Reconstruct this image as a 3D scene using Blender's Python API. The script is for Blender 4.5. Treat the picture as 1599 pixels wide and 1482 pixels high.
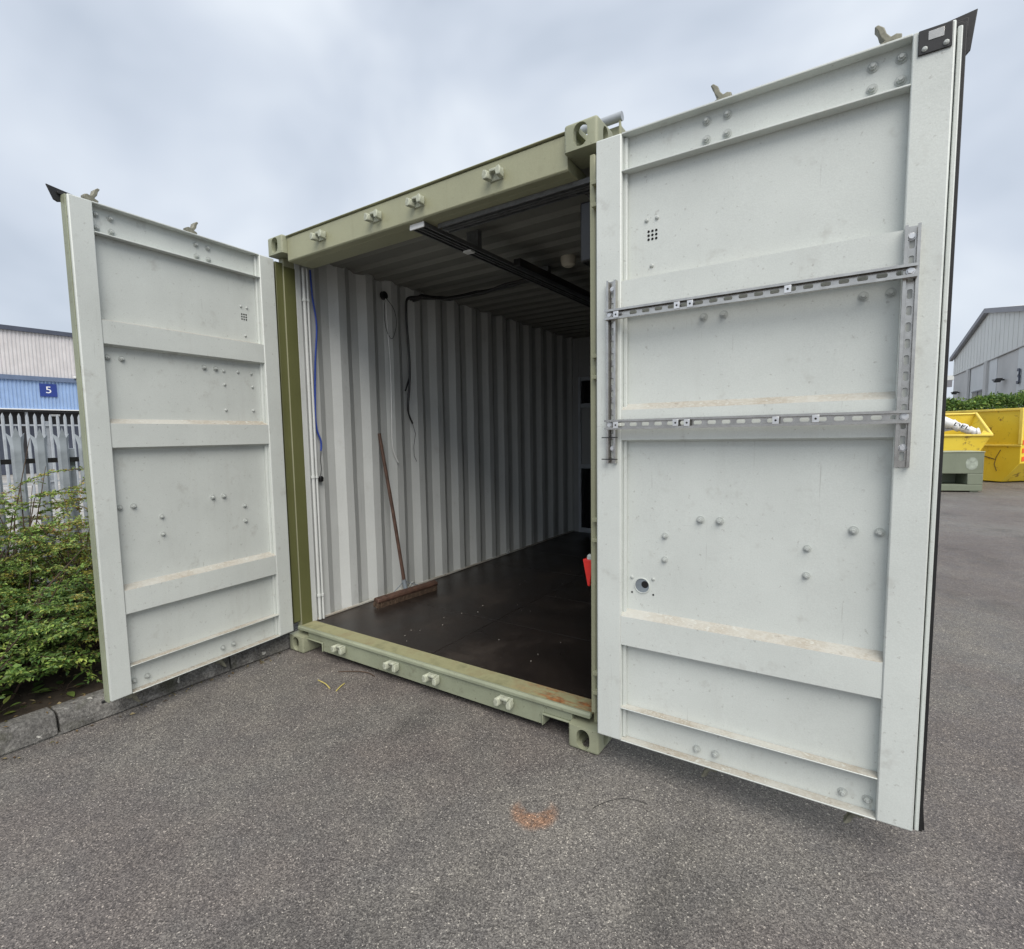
import bpy, bmesh, math, random
from mathutils import Vector, Matrix
import numpy as np

# ------------------------------------------------------------------ clear
for o in list(bpy.data.objects):
    bpy.data.objects.remove(o)
scene = bpy.context.scene
COL = scene.collection
random.seed(7)
rng = np.random.default_rng(11)
R = math.radians

# ------------------------------------------------------------------ camera
CAM_POS = (3.4443, -2.2335, 1.5316)
YAW, PITCH, ROLL = -0.59648, -0.09001, -0.01748
cam_data = bpy.data.cameras.new('camera')
cam = bpy.data.objects.new('camera', cam_data)
COL.objects.link(cam)
_f = Vector((math.sin(YAW)*math.cos(PITCH), math.cos(YAW)*math.cos(PITCH), math.sin(PITCH)))
_r = Vector((math.cos(YAW), -math.sin(YAW), 0)); _u = _r.cross(_f)
_r2 = _r*math.cos(ROLL) + _u*math.sin(ROLL); _u2 = -_r*math.sin(ROLL) + _u*math.cos(ROLL)
cam.matrix_world = Matrix(((_r2.x, _u2.x, -_f.x, CAM_POS[0]), (_r2.y, _u2.y, -_f.y, CAM_POS[1]),
                           (_r2.z, _u2.z, -_f.z, CAM_POS[2]), (0, 0, 0, 1)))
cam_data.sensor_width = 36
cam_data.sensor_fit = 'HORIZONTAL'
cam_data.lens = 36*833.86/1599
cam_data.shift_x = 11.03/1599
cam_data.shift_y = 14.06/1599
cam_data.clip_start = 0.05
cam_data.clip_end = 2000
scene.camera = cam

# ------------------------------------------------------------------ sky, sun, exposure
SUN_EL, SUN_AZ = R(51), R(134)          # azimuth clockwise from +Y: behind the camera, a little to the right
world = bpy.data.worlds.new('World')
scene.world = world
world.use_nodes = True
wn, wl = world.node_tree.nodes, world.node_tree.links
wn.clear()
w_out = wn.new('ShaderNodeOutputWorld'); w_bg = wn.new('ShaderNodeBackground')
w_bg.inputs['Strength'].default_value = 0.1
w_sky = wn.new('ShaderNodeTexSky'); w_sky.sky_type = 'NISHITA'; w_sky.sun_disc = False
w_sky.sun_elevation = SUN_EL; w_sky.sun_rotation = SUN_AZ; w_sky.air_density = 1.2; w_sky.dust_density = 3
w_tc = wn.new('ShaderNodeTexCoord')
w_map = wn.new('ShaderNodeMapping'); w_map.inputs['Scale'].default_value = (1, 1, 1.5)
w_map.inputs['Location'].default_value = (0.35, 0.2, 0.1)
w_n1 = wn.new('ShaderNodeTexNoise'); w_n1.inputs['Scale'].default_value = 1.9; w_n1.inputs['Detail'].default_value = 4
w_n1.inputs['Roughness'].default_value = 0.5; w_n1.inputs['Distortion'].default_value = 0.25
w_r1 = wn.new('ShaderNodeValToRGB')
cr = w_r1.color_ramp
cr.elements[0].position = 0.35; cr.elements[0].color = (0.218, 0.250, 0.298, 1)
cr.elements[1].position = 0.66; cr.elements[1].color = (0.385, 0.412, 0.446, 1)
e = cr.elements.new(0.50); e.color = (0.298, 0.328, 0.375, 1)
w_mul = wn.new('ShaderNodeMix'); w_mul.data_type = 'RGBA'; w_mul.blend_type = 'MULTIPLY'
w_mul.inputs[0].default_value = 1; w_mul.inputs[7].default_value = (10, 10, 10, 1)
w_mix = wn.new('ShaderNodeMix'); w_mix.data_type = 'RGBA'; w_mix.inputs[0].default_value = 0.96
wl.new(w_tc.outputs['Generated'], w_map.inputs['Vector']); wl.new(w_map.outputs[0], w_n1.inputs['Vector'])
wl.new(w_n1.outputs[0], w_r1.inputs[0]); wl.new(w_r1.outputs[0], w_mul.inputs[6])
wl.new(w_sky.outputs[0], w_mix.inputs[6]); wl.new(w_mul.outputs[2], w_mix.inputs[7])
wl.new(w_mix.outputs[2], w_bg.inputs['Color']); wl.new(w_bg.outputs[0], w_out.inputs['Surface'])

sun_d = bpy.data.lights.new('sun', 'SUN'); sun_d.energy = 1.5; sun_d.angle = R(50); sun_d.color = (1, 0.945, 0.865)
sun = bpy.data.objects.new('sun', sun_d); COL.objects.link(sun)
sdir = Vector((math.sin(SUN_AZ)*math.cos(SUN_EL), math.cos(SUN_AZ)*math.cos(SUN_EL), math.sin(SUN_EL)))
sun.rotation_euler = sdir.to_track_quat('Z', 'Y').to_euler()

vs = scene.view_settings
vs.view_transform = 'Standard'; vs.look = 'None'; vs.gamma = 1; vs.exposure = 1.14; vs.use_curve_mapping = False
scene.render.engine = 'CYCLES'

# ------------------------------------------------------------------ materials
def node_mat(name):
    m = bpy.data.materials.new(name); m.use_nodes = True
    return m, m.node_tree.nodes, m.node_tree.links, m.node_tree.nodes['Principled BSDF']

def tex_noise(n, l, scale, detail=4, rough=0.5, coord='Object', vec=None, stretch=None):
    tc = n.new('ShaderNodeTexCoord'); t = n.new('ShaderNodeTexNoise')
    t.inputs['Scale'].default_value = scale; t.inputs['Detail'].default_value = detail; t.inputs['Roughness'].default_value = rough
    src = tc.outputs[coord]
    if stretch:
        mp = n.new('ShaderNodeMapping'); mp.inputs['Scale'].default_value = stretch; l.new(src, mp.inputs[0]); src = mp.outputs[0]
    l.new(src, t.inputs['Vector'])
    return t

def ramp(n, l, src, stops):
    r = n.new('ShaderNodeValToRGB'); c = r.color_ramp
    c.elements[0].position = stops[0][0]; c.elements[0].color = (*stops[0][1], 1)
    c.elements[1].position = stops[-1][0]; c.elements[1].color = (*stops[-1][1], 1)
    for p, k in stops[1:-1]:
        e = c.elements.new(p); e.color = (*k, 1)
    l.new(src, r.inputs[0])
    return r

def mixc(n, l, fac, a, b, blend='MIX'):
    m = n.new('ShaderNodeMix'); m.data_type = 'RGBA'; m.blend_type = blend
    for sock, v in ((0, fac), (6, a), (7, b)):
        if isinstance(v, (int, float)): m.inputs[sock].default_value = v
        elif isinstance(v, tuple): m.inputs[sock].default_value = (*v, 1)
        else: l.new(v, m.inputs[sock])
    return m.outputs[2]

def bump(n, l, src, b, strength, dist):
    bp = n.new('ShaderNodeBump'); bp.inputs['Strength'].default_value = strength; bp.inputs['Distance'].default_value = dist
    l.new(src, bp.inputs['Height']); l.new(bp.outputs[0], b.inputs['Normal'])

def V(x): return (x, x, x)

def paint(name, col, dirt=(0.30, 0.26, 0.20), speck=0.35, rough=0.42, patch=0.12, streak=0.18, texture=0.25):
    """weathered paint: cloudy tone, small scuffs, vertical run marks, orange peel"""
    m, n, l, b = node_mat(name)
    big = tex_noise(n, l, 2.3, 5, 0.6)
    tone = ramp(n, l, big.outputs[0], [(0.3, tuple(c*(1-patch) for c in col)), (0.7, tuple(min(1, c*(1+patch*0.5)) for c in col))])
    st = tex_noise(n, l, 9, 5, 0.65, stretch=(1, 1, 0.09))
    sfac = ramp(n, l, st.outputs[0], [(0.56, V(0)), (0.78, V(streak))])
    c1 = mixc(n, l, sfac.outputs[0], tone.outputs[0], dirt)
    sp = tex_noise(n, l, 55, 3, 0.6)
    pf = ramp(n, l, sp.outputs[0], [(0.645, V(0)), (0.74, V(speck))])
    c2 = mixc(n, l, pf.outputs[0], c1, tuple(d*0.7 for d in dirt))
    sc = tex_noise(n, l, 7.5, 7, 0.72); sm_ = ramp(n, l, sc.outputs[0], [(0.585, V(0)), (0.70, V(speck*0.75))])
    c2 = mixc(n, l, sm_.outputs[0], c2, tuple(d*0.85 for d in dirt))
    fs_ = tex_noise(n, l, 240, 2, 0.5); ff = ramp(n, l, fs_.outputs[0], [(0.35, V(0.955)), (0.65, V(1.03))])
    c2 = mixc(n, l, 1.0, c2, ff.outputs[0], 'MULTIPLY')
    for st_, th in (((38, 38, 1.1), 0.70), ((3.0, 3.0, 46), 0.715)):
        scr = tex_noise(n, l, 1.7, 4, 0.6, stretch=st_); sfc = ramp(n, l, scr.outputs[0], [(th, V(0)), (th+0.03, V(speck*0.7))])
        c2 = mixc(n, l, sfc.outputs[0], c2, tuple(d*0.6 for d in dirt))
    l.new(c2, b.inputs['Base Color'])
    rr = ramp(n, l, big.outputs[0], [(0.3, V(rough-0.06)), (0.7, V(rough+0.12))]); l.new(rr.outputs[0], b.inputs['Roughness'])
    op = tex_noise(n, l, 160, 2, 0.5)
    bump(n, l, op.outputs[0], b, texture, 0.0012)
    return m

M = {}
M['door_paint'] = paint('pale_grey_green_paint', (0.60, 0.632, 0.602), (0.34, 0.32, 0.28), 0.42, 0.36, 0.08, 0.14)
M['wall_paint'] = paint('pale_grey_interior_paint', (0.58, 0.60, 0.585), (0.36, 0.34, 0.30), 0.25, 0.45, 0.06, 0.08)
M['ceiling_paint'] = paint('shade_grey_ceiling_paint', (0.21, 0.21, 0.19), (0.12, 0.11, 0.09), 0.3, 0.6, 0.15, 0.1)  # off-white ceiling toned down to grey to deepen the shade inside
M['partition_paint'] = paint('grey_partition_paint', (0.30, 0.31, 0.31), (0.15, 0.14, 0.12), 0.2, 0.5, 0.06, 0.08)
M['added_dark_lining'] = paint('added_dark_wall_lining', (0.05, 0.05, 0.05), (0.03, 0.03, 0.03), 0.2, 0.6, 0.1, 0.1)  # added on the unseen right inner wall to soak up bounced light
M['green_paint'] = paint('olive_green_paint', (0.345, 0.348, 0.228), (0.17, 0.15, 0.09), 0.25, 0.45, 0.10, 0.30)
M['dark_olive'] = paint('dark_olive_paint', (0.125, 0.13, 0.05), (0.09, 0.08, 0.05), 0.2, 0.45, 0.08, 0.1)  # darker olive for the post inner faces and the left flange
M['sill_paint'] = paint('worn_sage_green_paint', (0.285, 0.31, 0.220), (0.14, 0.12, 0.08), 0.7, 0.5, 0.22, 0.35)
M['cast_paint'] = paint('casting_green_paint', (0.34, 0.355, 0.245), (0.11, 0.085, 0.05), 0.8, 0.55, 0.25, 0.45)

def dusty_ledge():
    m, n, l, b = node_mat('dust_on_pale_paint')
    t = tex_noise(n, l, 26, 6, 0.7, stretch=(1, 1, 2.5))
    t2 = tex_noise(n, l, 3, 3, 0.5)
    base = ramp(n, l, t.outputs[0], [(0.34, (0.52, 0.53, 0.49)), (0.45, (0.33, 0.29, 0.23)), (0.57, (0.44, 0.42, 0.37)), (0.72, (0.20, 0.155, 0.11))])
    c = mixc(n, l, ramp(n, l, t2.outputs[0], [(0.40, V(0.35)), (0.60, V(1.0))]).outputs[0], (0.50, 0.51, 0.475), base.outputs[0])
    l.new(c, b.inputs['Base Color']); b.inputs['Roughness'].default_value = 0.9
    bump(n, l, t.outputs[0], b, 0.5, 0.003)
    return m
M['ledge'] = dusty_ledge()

def rusty_plate():
    m, n, l, b = node_mat('rust_stained_sill_plate')
    t = tex_noise(n, l, 7, 6, 0.65); tc = n.new('ShaderNodeTexCoord'); sx = n.new('ShaderNodeSeparateXYZ'); l.new(tc.outputs['Object'], sx.inputs[0])
    base = ramp(n, l, t.outputs[0], [(0.3, (0.20, 0.20, 0.11)), (0.5, (0.30, 0.295, 0.165)), (0.7, (0.255, 0.225, 0.125))])
    mr = n.new('ShaderNodeMapRange'); mr.inputs[1].default_value = 1.85; mr.inputs[2].default_value = 2.15; l.new(sx.outputs[0], mr.inputs[0])
    t2 = tex_noise(n, l, 13, 5, 0.7, stretch=(0.5, 1.6, 1))
    rf = ramp(n, l, t2.outputs[0], [(0.40, V(0)), (0.54, V(0.95))])
    mu = n.new('ShaderNodeMath'); mu.operation = 'MULTIPLY'; l.new(mr.outputs[0], mu.inputs[0]); l.new(rf.outputs[0], mu.inputs[1])
    rust = ramp(n, l, tex_noise(n, l, 40, 4).outputs[0], [(0.3, (0.15, 0.06, 0.025)), (0.7, (0.40, 0.17, 0.06))])
    c = mixc(n, l, mu.outputs[0], base.outputs[0], rust.outputs[0])
    l.new(c, b.inputs['Base Color']); b.inputs['Roughness'].default_value = 0.62
    bump(n, l, t.outputs[0], b, 0.3, 0.004)
    return m
M['plate'] = rusty_plate()

def plain(name, col, rough=0.5, metal=0.0, var=0.12, scale=12, bumps=0.15, bscale=60):
    m, n, l, b = node_mat(name)
    t = tex_noise(n, l, scale, 5, 0.6)
    rmp = ramp(n, l, t.outputs[0], [(0.3, tuple(c*(1-var) for c in col)), (0.7, tuple(min(1, c*(1+var)) for c in col))])
    l.new(rmp.outputs[0], b.inputs['Base Color'])
    b.inputs['Roughness'].default_value = rough; b.inputs['Metallic'].default_value = metal
    if bumps: bump(n, l, tex_noise(n, l, bscale, 3).outputs[0], b, bumps, 0.002)
    return m
M['zinc'] = plain('galvanised_steel', (0.50, 0.485, 0.455), 0.27, 1.0, 0.15, 25, 0.1)
M['zinc_bright'] = plain('bright_zinc', (0.70, 0.71, 0.72), 0.35, 0.7, 0.08, 40, 0.05)
M['galv_dull'] = plain('weathered_galvanised_steel', (0.235, 0.27, 0.30), 0.62, 0.15, 0.22, 9, 0.15)
M['galv_near'] = plain('mid_galvanised_steel', (0.31, 0.345, 0.38), 0.6, 0.1, 0.25, 6, 0.15)
M['galv_far'] = plain('pale_galvanised_steel', (0.37, 0.40, 0.43), 0.6, 0.1, 0.15, 5, 0.1)
M['nut'] = plain('painted_nut', (0.43, 0.455, 0.435), 0.4, 0.0, 0.15, 90, 0.1)
M['nut_green'] = plain('painted_keeper_steel', (0.41, 0.43, 0.34), 0.55, 0.0, 0.35, 45, 0.2)
M['cam_steel'] = plain('weathered_cam_steel', (0.20, 0.195, 0.15), 0.55, 0.1, 0.4, 40, 0.2)
M['rubber'] = plain('black_rubber', (0.010, 0.010, 0.011), 0.55, 0, 0.2, 30, 0.2)
M['black'] = plain('black_plastic', (0.012, 0.012, 0.013), 0.4, 0, 0.15, 30, 0.1)
M['tray_steel'] = plain('dark_slotted_steel', (0.17, 0.175, 0.18), 0.5, 0.4, 0.2, 30, 0.1)
M['dark_hole'] = plain('hole_shade_black', (0.006, 0.006, 0.006), 0.9, 0, 0, 5, 0)  # flat discs in this black stand in for the shade inside small holes
M['white_plastic'] = plain('white_plastic', (0.70, 0.71, 0.70), 0.4, 0, 0.06, 20, 0.05)
M['cream_plastic'] = plain('cream_plastic', (0.58, 0.54, 0.44), 0.45, 0, 0.06, 20, 0.05)
M['blue_cable'] = plain('blue_cable_sheath', (0.025, 0.06, 0.32), 0.4, 0, 0.1, 20, 0)
M['red'] = plain('red_plastic', (0.62, 0.025, 0.018), 0.4, 0, 0.08, 20, 0.05)
M['glass'] = plain('dark_glazing', (0.012, 0.013, 0.014), 0.08, 0, 0, 5, 0)
M['rusty_wood'] = plain('stained_brown_wood', (0.085, 0.046, 0.032), 0.6, 0, 0.4, 18, 0.4)
M['bristle'] = plain('worn_brown_bristle', (0.085, 0.055, 0.035), 0.95, 0, 0.45, 60, 0.9, 160)

def floor_ply():
    m, n, l, b = node_mat('dark_phenolic_plywood')
    t = tex_noise(n, l, 2.2, 6, 0.65)
    c = ramp(n, l, t.outputs[0], [(0.3, (0.011, 0.0085, 0.0075)), (0.52, (0.020, 0.015, 0.0125)), (0.72, (0.050, 0.040, 0.033))])
    sc = tex_noise(n, l, 90, 2, 0.5)
    sf = ramp(n, l, sc.outputs[0], [(0.735, V(0)), (0.755, V(0.5))])
    cc = mixc(n, l, sf.outputs[0], c.outputs[0], (0.25, 0.23, 0.20))
    l.new(cc, b.inputs['Base Color'])
    rr = ramp(n, l, t.outputs[0], [(0.3, V(0.26)), (0.7, V(0.48))]); l.new(rr.outputs[0], b.inputs['Roughness'])
    bump(n, l, tex_noise(n, l, 300, 2).outputs[0], b, 0.2, 0.001)
    return m
M['floor_ply'] = floor_ply()

def asphalt(name, tint=1.0, rust=True):
    m, n, l, b = node_mat(name)
    tc = n.new('ShaderNodeTexCoord')
    def vor(scale, dist=False):
        v = n.new('ShaderNodeTexVoronoi'); v.inputs['Scale'].default_value = scale; v.inputs['Randomness'].default_value = 1
        l.new(tc.outputs['Object'], v.inputs['Vector']); return v
    v1 = vor(215); v2 = vor(460); v3 = vor(62)
    g = n.new('ShaderNodeSeparateColor'); l.new(v1.outputs['Color'], g.inputs[0])
    stone = ramp(n, l, g.outputs[0], [(0.0, (0.046, 0.043, 0.042)), (0.45, (0.093, 0.088, 0.085)), (0.82, (0.138, 0.131, 0.124)), (0.965, (0.180, 0.172, 0.160)), (0.99, (0.31, 0.295, 0.27))])
    g2 = n.new('ShaderNodeSeparateColor'); l.new(v2.outputs['Color'], g2.inputs[0])
    fine = ramp(n, l, g2.outputs[1], [(0.0, V(0.74)), (0.6, V(1.0)), (0.94, V(1.22)), (0.99, V(1.7))])
    c = mixc(n, l, 1.0, stone.outputs[0], fine.outputs[0], 'MULTIPLY')
    g3 = n.new('ShaderNodeSeparateColor'); l.new(v3.outputs['Color'], g3.inputs[0])
    wear = tex_noise(n, l, 0.55, 5, 0.6)
    tone = ramp(n, l, wear.outputs[0], [(0.33, (1.12, 1.02, 1.0)), (0.48, (1.36, 1.28, 1.25)), (0.58, (1.44, 1.42, 1.38)), (0.72, (1.72, 1.69, 1.62))])
    c = mixc(n, l, 1.0, c, tone.outputs[0], 'MULTIPLY')
    w2 = tex_noise(n, l, 5, 4, 0.6)
    tone2 = ramp(n, l, w2.outputs[0], [(0.3, (0.88, 0.88, 0.90)), (0.7, (1.1, 1.09, 1.06))])
    c = mixc(n, l, 1.0, c, tone2.outputs[0], 'MULTIPLY')
    # darker damp-looking stains and faint pale scuff trails with a shape of their own
    st1 = tex_noise(n, l, 1.6, 6, 0.62, stretch=(1.0, 0.55, 1)); sf1 = ramp(n, l, st1.outputs[0], [(0.34, V(0.74)), (0.46, V(1.0)), (0.66, V(1.0)), (0.74, V(1.12))])
    c = mixc(n, l, 1.0, c, sf1.outputs[0], 'MULTIPLY')
    if rust:   # crescent rust stain left on the surface
        sx = n.new('ShaderNodeSeparateXYZ'); l.new(tc.outputs['Object'], sx.inputs[0])
        def dist(cx, cy):
            cv = n.new('ShaderNodeVectorMath'); cv.operation = 'DISTANCE'; cv.inputs[1].default_value = (cx, cy, 0); l.new(tc.outputs['Object'], cv.inputs[0]); return cv.outputs['Value']
        nz = tex_noise(n, l, 22, 5, 0.7)
        d1 = dist(2.375, -0.49); d2 = dist(2.345, -0.435)
        def math_(op, a, bb):
            q = n.new('ShaderNodeMath'); q.operation = op
            for i, vv in enumerate((a, bb)):
                if isinstance(vv, (int, float)): q.inputs[i].default_value = vv
                else: l.new(vv, q.inputs[i])
            return q.outputs[0]
        def sm(v, a, bb):
            q = n.new('ShaderNodeMapRange'); q.interpolation_type = 'SMOOTHSTEP'; l.new(v, q.inputs[0]); q.inputs[1].default_value = a; q.inputs[2].default_value = bb; return q.outputs[0]
        d1n = math_('ADD', d1, math_('MULTIPLY', math_('SUBTRACT', nz.outputs[0], 0.5), 0.07))
        d2n = math_('ADD', d2, math_('MULTIPLY', math_('SUBTRACT', nz.outputs[0], 0.5), 0.05))
        f = math_('MULTIPLY', sm(d1n, 0.112, 0.066), sm(d2n, 0.05, 0.085))
        f = math_('MULTIPLY', f, sm(nz.outputs[0], 0.25, 0.55))
        c = mixc(n, l, math_('MULTIPLY', f, 0.62), c, mixc(n, l, 1.0, (1.95, 1.02, 0.55), c, 'MULTIPLY'))
    if tint != 1.0:
        c = mixc(n, l, 1.0, c, V(tint), 'MULTIPLY')
    l.new(c, b.inputs['Base Color'])
    rr = ramp(n, l, w2.outputs[0], [(0.3, V(0.52)), (0.7, V(0.74))]); l.new(rr.outputs[0], b.inputs['Roughness'])
    h = mixc(n, l, 0.4, v1.outputs['Distance'], v2.outputs['Distance'])
    bump(n, l, h, b, 0.5, 0.005)
    return m
M['asphalt'] = asphalt('asphalt')
M['yard'] = plain('worn_concrete_yard', (0.34, 0.33, 0.31), 0.7, 0, 0.2, 0.8, 0.3, 30)
M['road_line'] = plain('white_road_paint', (0.62, 0.62, 0.60), 0.7, 0, 0.15, 6, 0.2)
M['soil'] = plain('dark_soil', (0.045, 0.034, 0.024), 0.95, 0, 0.5, 14, 1.0, 40)

def kerb_mat():
    m, n, l, b = node_mat('weathered_kerb_concrete')
    t = tex_noise(n, l, 6, 6, 0.7)
    c = ramp(n, l, t.outputs[0], [(0.30, (0.07, 0.067, 0.062)), (0.50, (0.15, 0.145, 0.136)), (0.68, (0.31, 0.30, 0.28))])
    v = n.new('ShaderNodeTexVoronoi'); v.inputs['Scale'].default_value = 13
    tc = n.new('ShaderNodeTexCoord'); nz = tex_noise(n, l, 18, 3)
    ad = n.new('ShaderNodeMix'); ad.data_type = 'RGBA'; ad.inputs[0].default_value = 0.10
    l.new(tc.outputs['Object'], ad.inputs[6]); l.new(nz.outputs[1], ad.inputs[7]); l.new(ad.outputs[2], v.inputs['Vector'])
    sep = n.new('ShaderNodeSeparateColor'); l.new(v.outputs['Color'], sep.inputs[0])
    mr = n.new('ShaderNodeMapRange'); mr.inputs[1].default_value = 0.26; mr.inputs[2].default_value = 0.22; l.new(v.outputs['Distance'], mr.inputs[0])
    gt = n.new('ShaderNodeMath'); gt.operation = 'GREATER_THAN'; gt.inputs[1].default_value = 0.66; l.new(sep.outputs[0], gt.inputs[0])
    mu = n.new('ShaderNodeMath'); mu.operation = 'MULTIPLY'; l.new(mr.outputs[0], mu.inputs[0]); l.new(gt.outputs[0], mu.inputs[1])
    fn = ramp(n, l, tex_noise(n, l, 70, 4, 0.7).outputs[0], [(0.32, V(0.55)), (0.5, V(1.0)), (0.70, V(1.6))])
    moss = ramp(n, l, tex_noise(n, l, 4.2, 5, 0.7).outputs[0], [(0.52, V(0)), (0.66, V(0.65))])
    cb = mixc(n, l, moss.outputs[0], mixc(n, l, 1.0, c.outputs[0], fn.outputs[0], 'MULTIPLY'), (0.055, 0.058, 0.030))
    cc = mixc(n, l, mu.outputs[0], cb, (0.50, 0.49, 0.45))
    l.new(cc, b.inputs['Base Color']); b.inputs['Roughness'].default_value = 0.9
    bump(n, l, tex_noise(n, l, 55, 5, 0.7).outputs[0], b, 1.0, 0.012)
    return m
M['kerb'] = kerb_mat()

def leaf_mat(name, rough=0.5):
    m, n, l, b = node_mat(name)
    a = n.new('ShaderNodeAttribute'); a.attribute_name = 'tint'
    l.new(a.outputs['Color'], b.inputs['Base Color']); b.inputs['Roughness'].default_value = rough
    tr = n.new('ShaderNodeBsdfTranslucent'); l.new(a.outputs['Color'], tr.inputs['Color'])
    mx = n.new('ShaderNodeMixShader'); mx.inputs[0].default_value = 0.25
    l.new(b.outputs[0], mx.inputs[1]); l.new(tr.outputs[0], mx.inputs[2]); l.new(mx.outputs[0], n['Material Output'].inputs['Surface'])
    return m
M['leaf'] = leaf_mat('shrub_leaf')
M['bark'] = plain('twig_bark', (0.075, 0.05, 0.035), 0.85, 0, 0.3, 40, 0.4)
M['straw'] = plain('yellow_straw', (0.50, 0.42, 0.13), 0.7, 0, 0.2, 40, 0)
M['clad_grey'] = plain('grey_cladding', (0.62, 0.60, 0.60), 0.5, 0, 0.08, 2, 0)
M['clad_blue'] = plain('light_blue_cladding', (0.30, 0.43, 0.66), 0.45, 0, 0.08, 2, 0)
M['slate_trim'] = plain('slate_trim', (0.065, 0.075, 0.105), 0.5, 0, 0.1, 3, 0)
M['band_blue'] = plain('grey_blue_gutter', (0.13, 0.175, 0.27), 0.5, 0, 0.08, 3, 0)
M['sign_blue'] = plain('sign_blue', (0.018, 0.045, 0.24), 0.4, 0, 0.04, 3, 0)
M['sign_white'] = plain('sign_white', (0.82, 0.83, 0.83), 0.5, 0, 0.02, 3, 0)
M['dark_bay'] = plain('dark_bay_wall', (0.03, 0.03, 0.033), 0.7, 0, 0.3, 1.5, 0)
M['shed_clad'] = plain('pale_grey_shed_cladding', (0.74, 0.75, 0.715), 0.6, 0, 0.05, 0.5, 0)
M['shed_panel'] = plain('grey_concrete_panel', (0.68, 0.70, 0.695), 0.75, 0, 0.08, 0.6, 0.1)
M['shed_dark'] = plain('darker_concrete_panel', (0.56, 0.56, 0.545), 0.75, 0, 0.08, 0.6, 0.1)
M['shed_trim'] = plain('shed_trim', (0.24, 0.24, 0.26), 0.5, 0, 0.08, 2, 0)

def skip_mat():
    m, n, l, b = node_mat('scratched_yellow_paint')
    t = tex_noise(n, l, 3.2, 7, 0.7)
    y = ramp(n, l, tex_noise(n, l, 1.2, 4).outputs[0], [(0.3, (0.76, 0.54, 0.03)), (0.7, (0.84, 0.64, 0.06))])
    f = ramp(n, l, t.outputs[0], [(0.575, V(0)), (0.65, V(0.85))])
    rust = ramp(n, l, tex_noise(n, l, 20, 4).outputs[0], [(0.3, (0.08, 0.035, 0.015)), (0.7, (0.26, 0.12, 0.05))])
    l.new(mixc(n, l, f.outputs[0], y.outputs[0], rust.outputs[0]), b.inputs['Base Color']); b.inputs['Roughness'].default_value = 0.5
    bump(n, l, t.outputs[0], b, 0.25, 0.02)
    return m
M['skip'] = skip_mat()
M['skip_rim'] = plain('bright_yellow_rim', (0.86, 0.66, 0.12), 0.5, 0, 0.12, 4, 0.1)
M['orange'] = plain('orange_reflector', (0.80, 0.12, 0.02), 0.4, 0, 0.05, 4, 0)
M['box_green'] = paint('sage_green_steel', (0.19, 0.215, 0.155), (0.30, 0.32, 0.27), 0.25, 0.5, 0.1, 0.15)
M['scuff'] = plain('scuffed_paint', (0.30, 0.335, 0.28), 0.7, 0, 0.35, 9, 0.1)
M['sack'] = plain('white_sack_plastic', (0.74, 0.75, 0.77), 0.45, 0, 0.06, 4, 0.5, 9)
M['chip'] = plain('pale_stone_chip', (0.45, 0.42, 0.37), 0.8, 0, 0.3, 60, 0)

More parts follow.
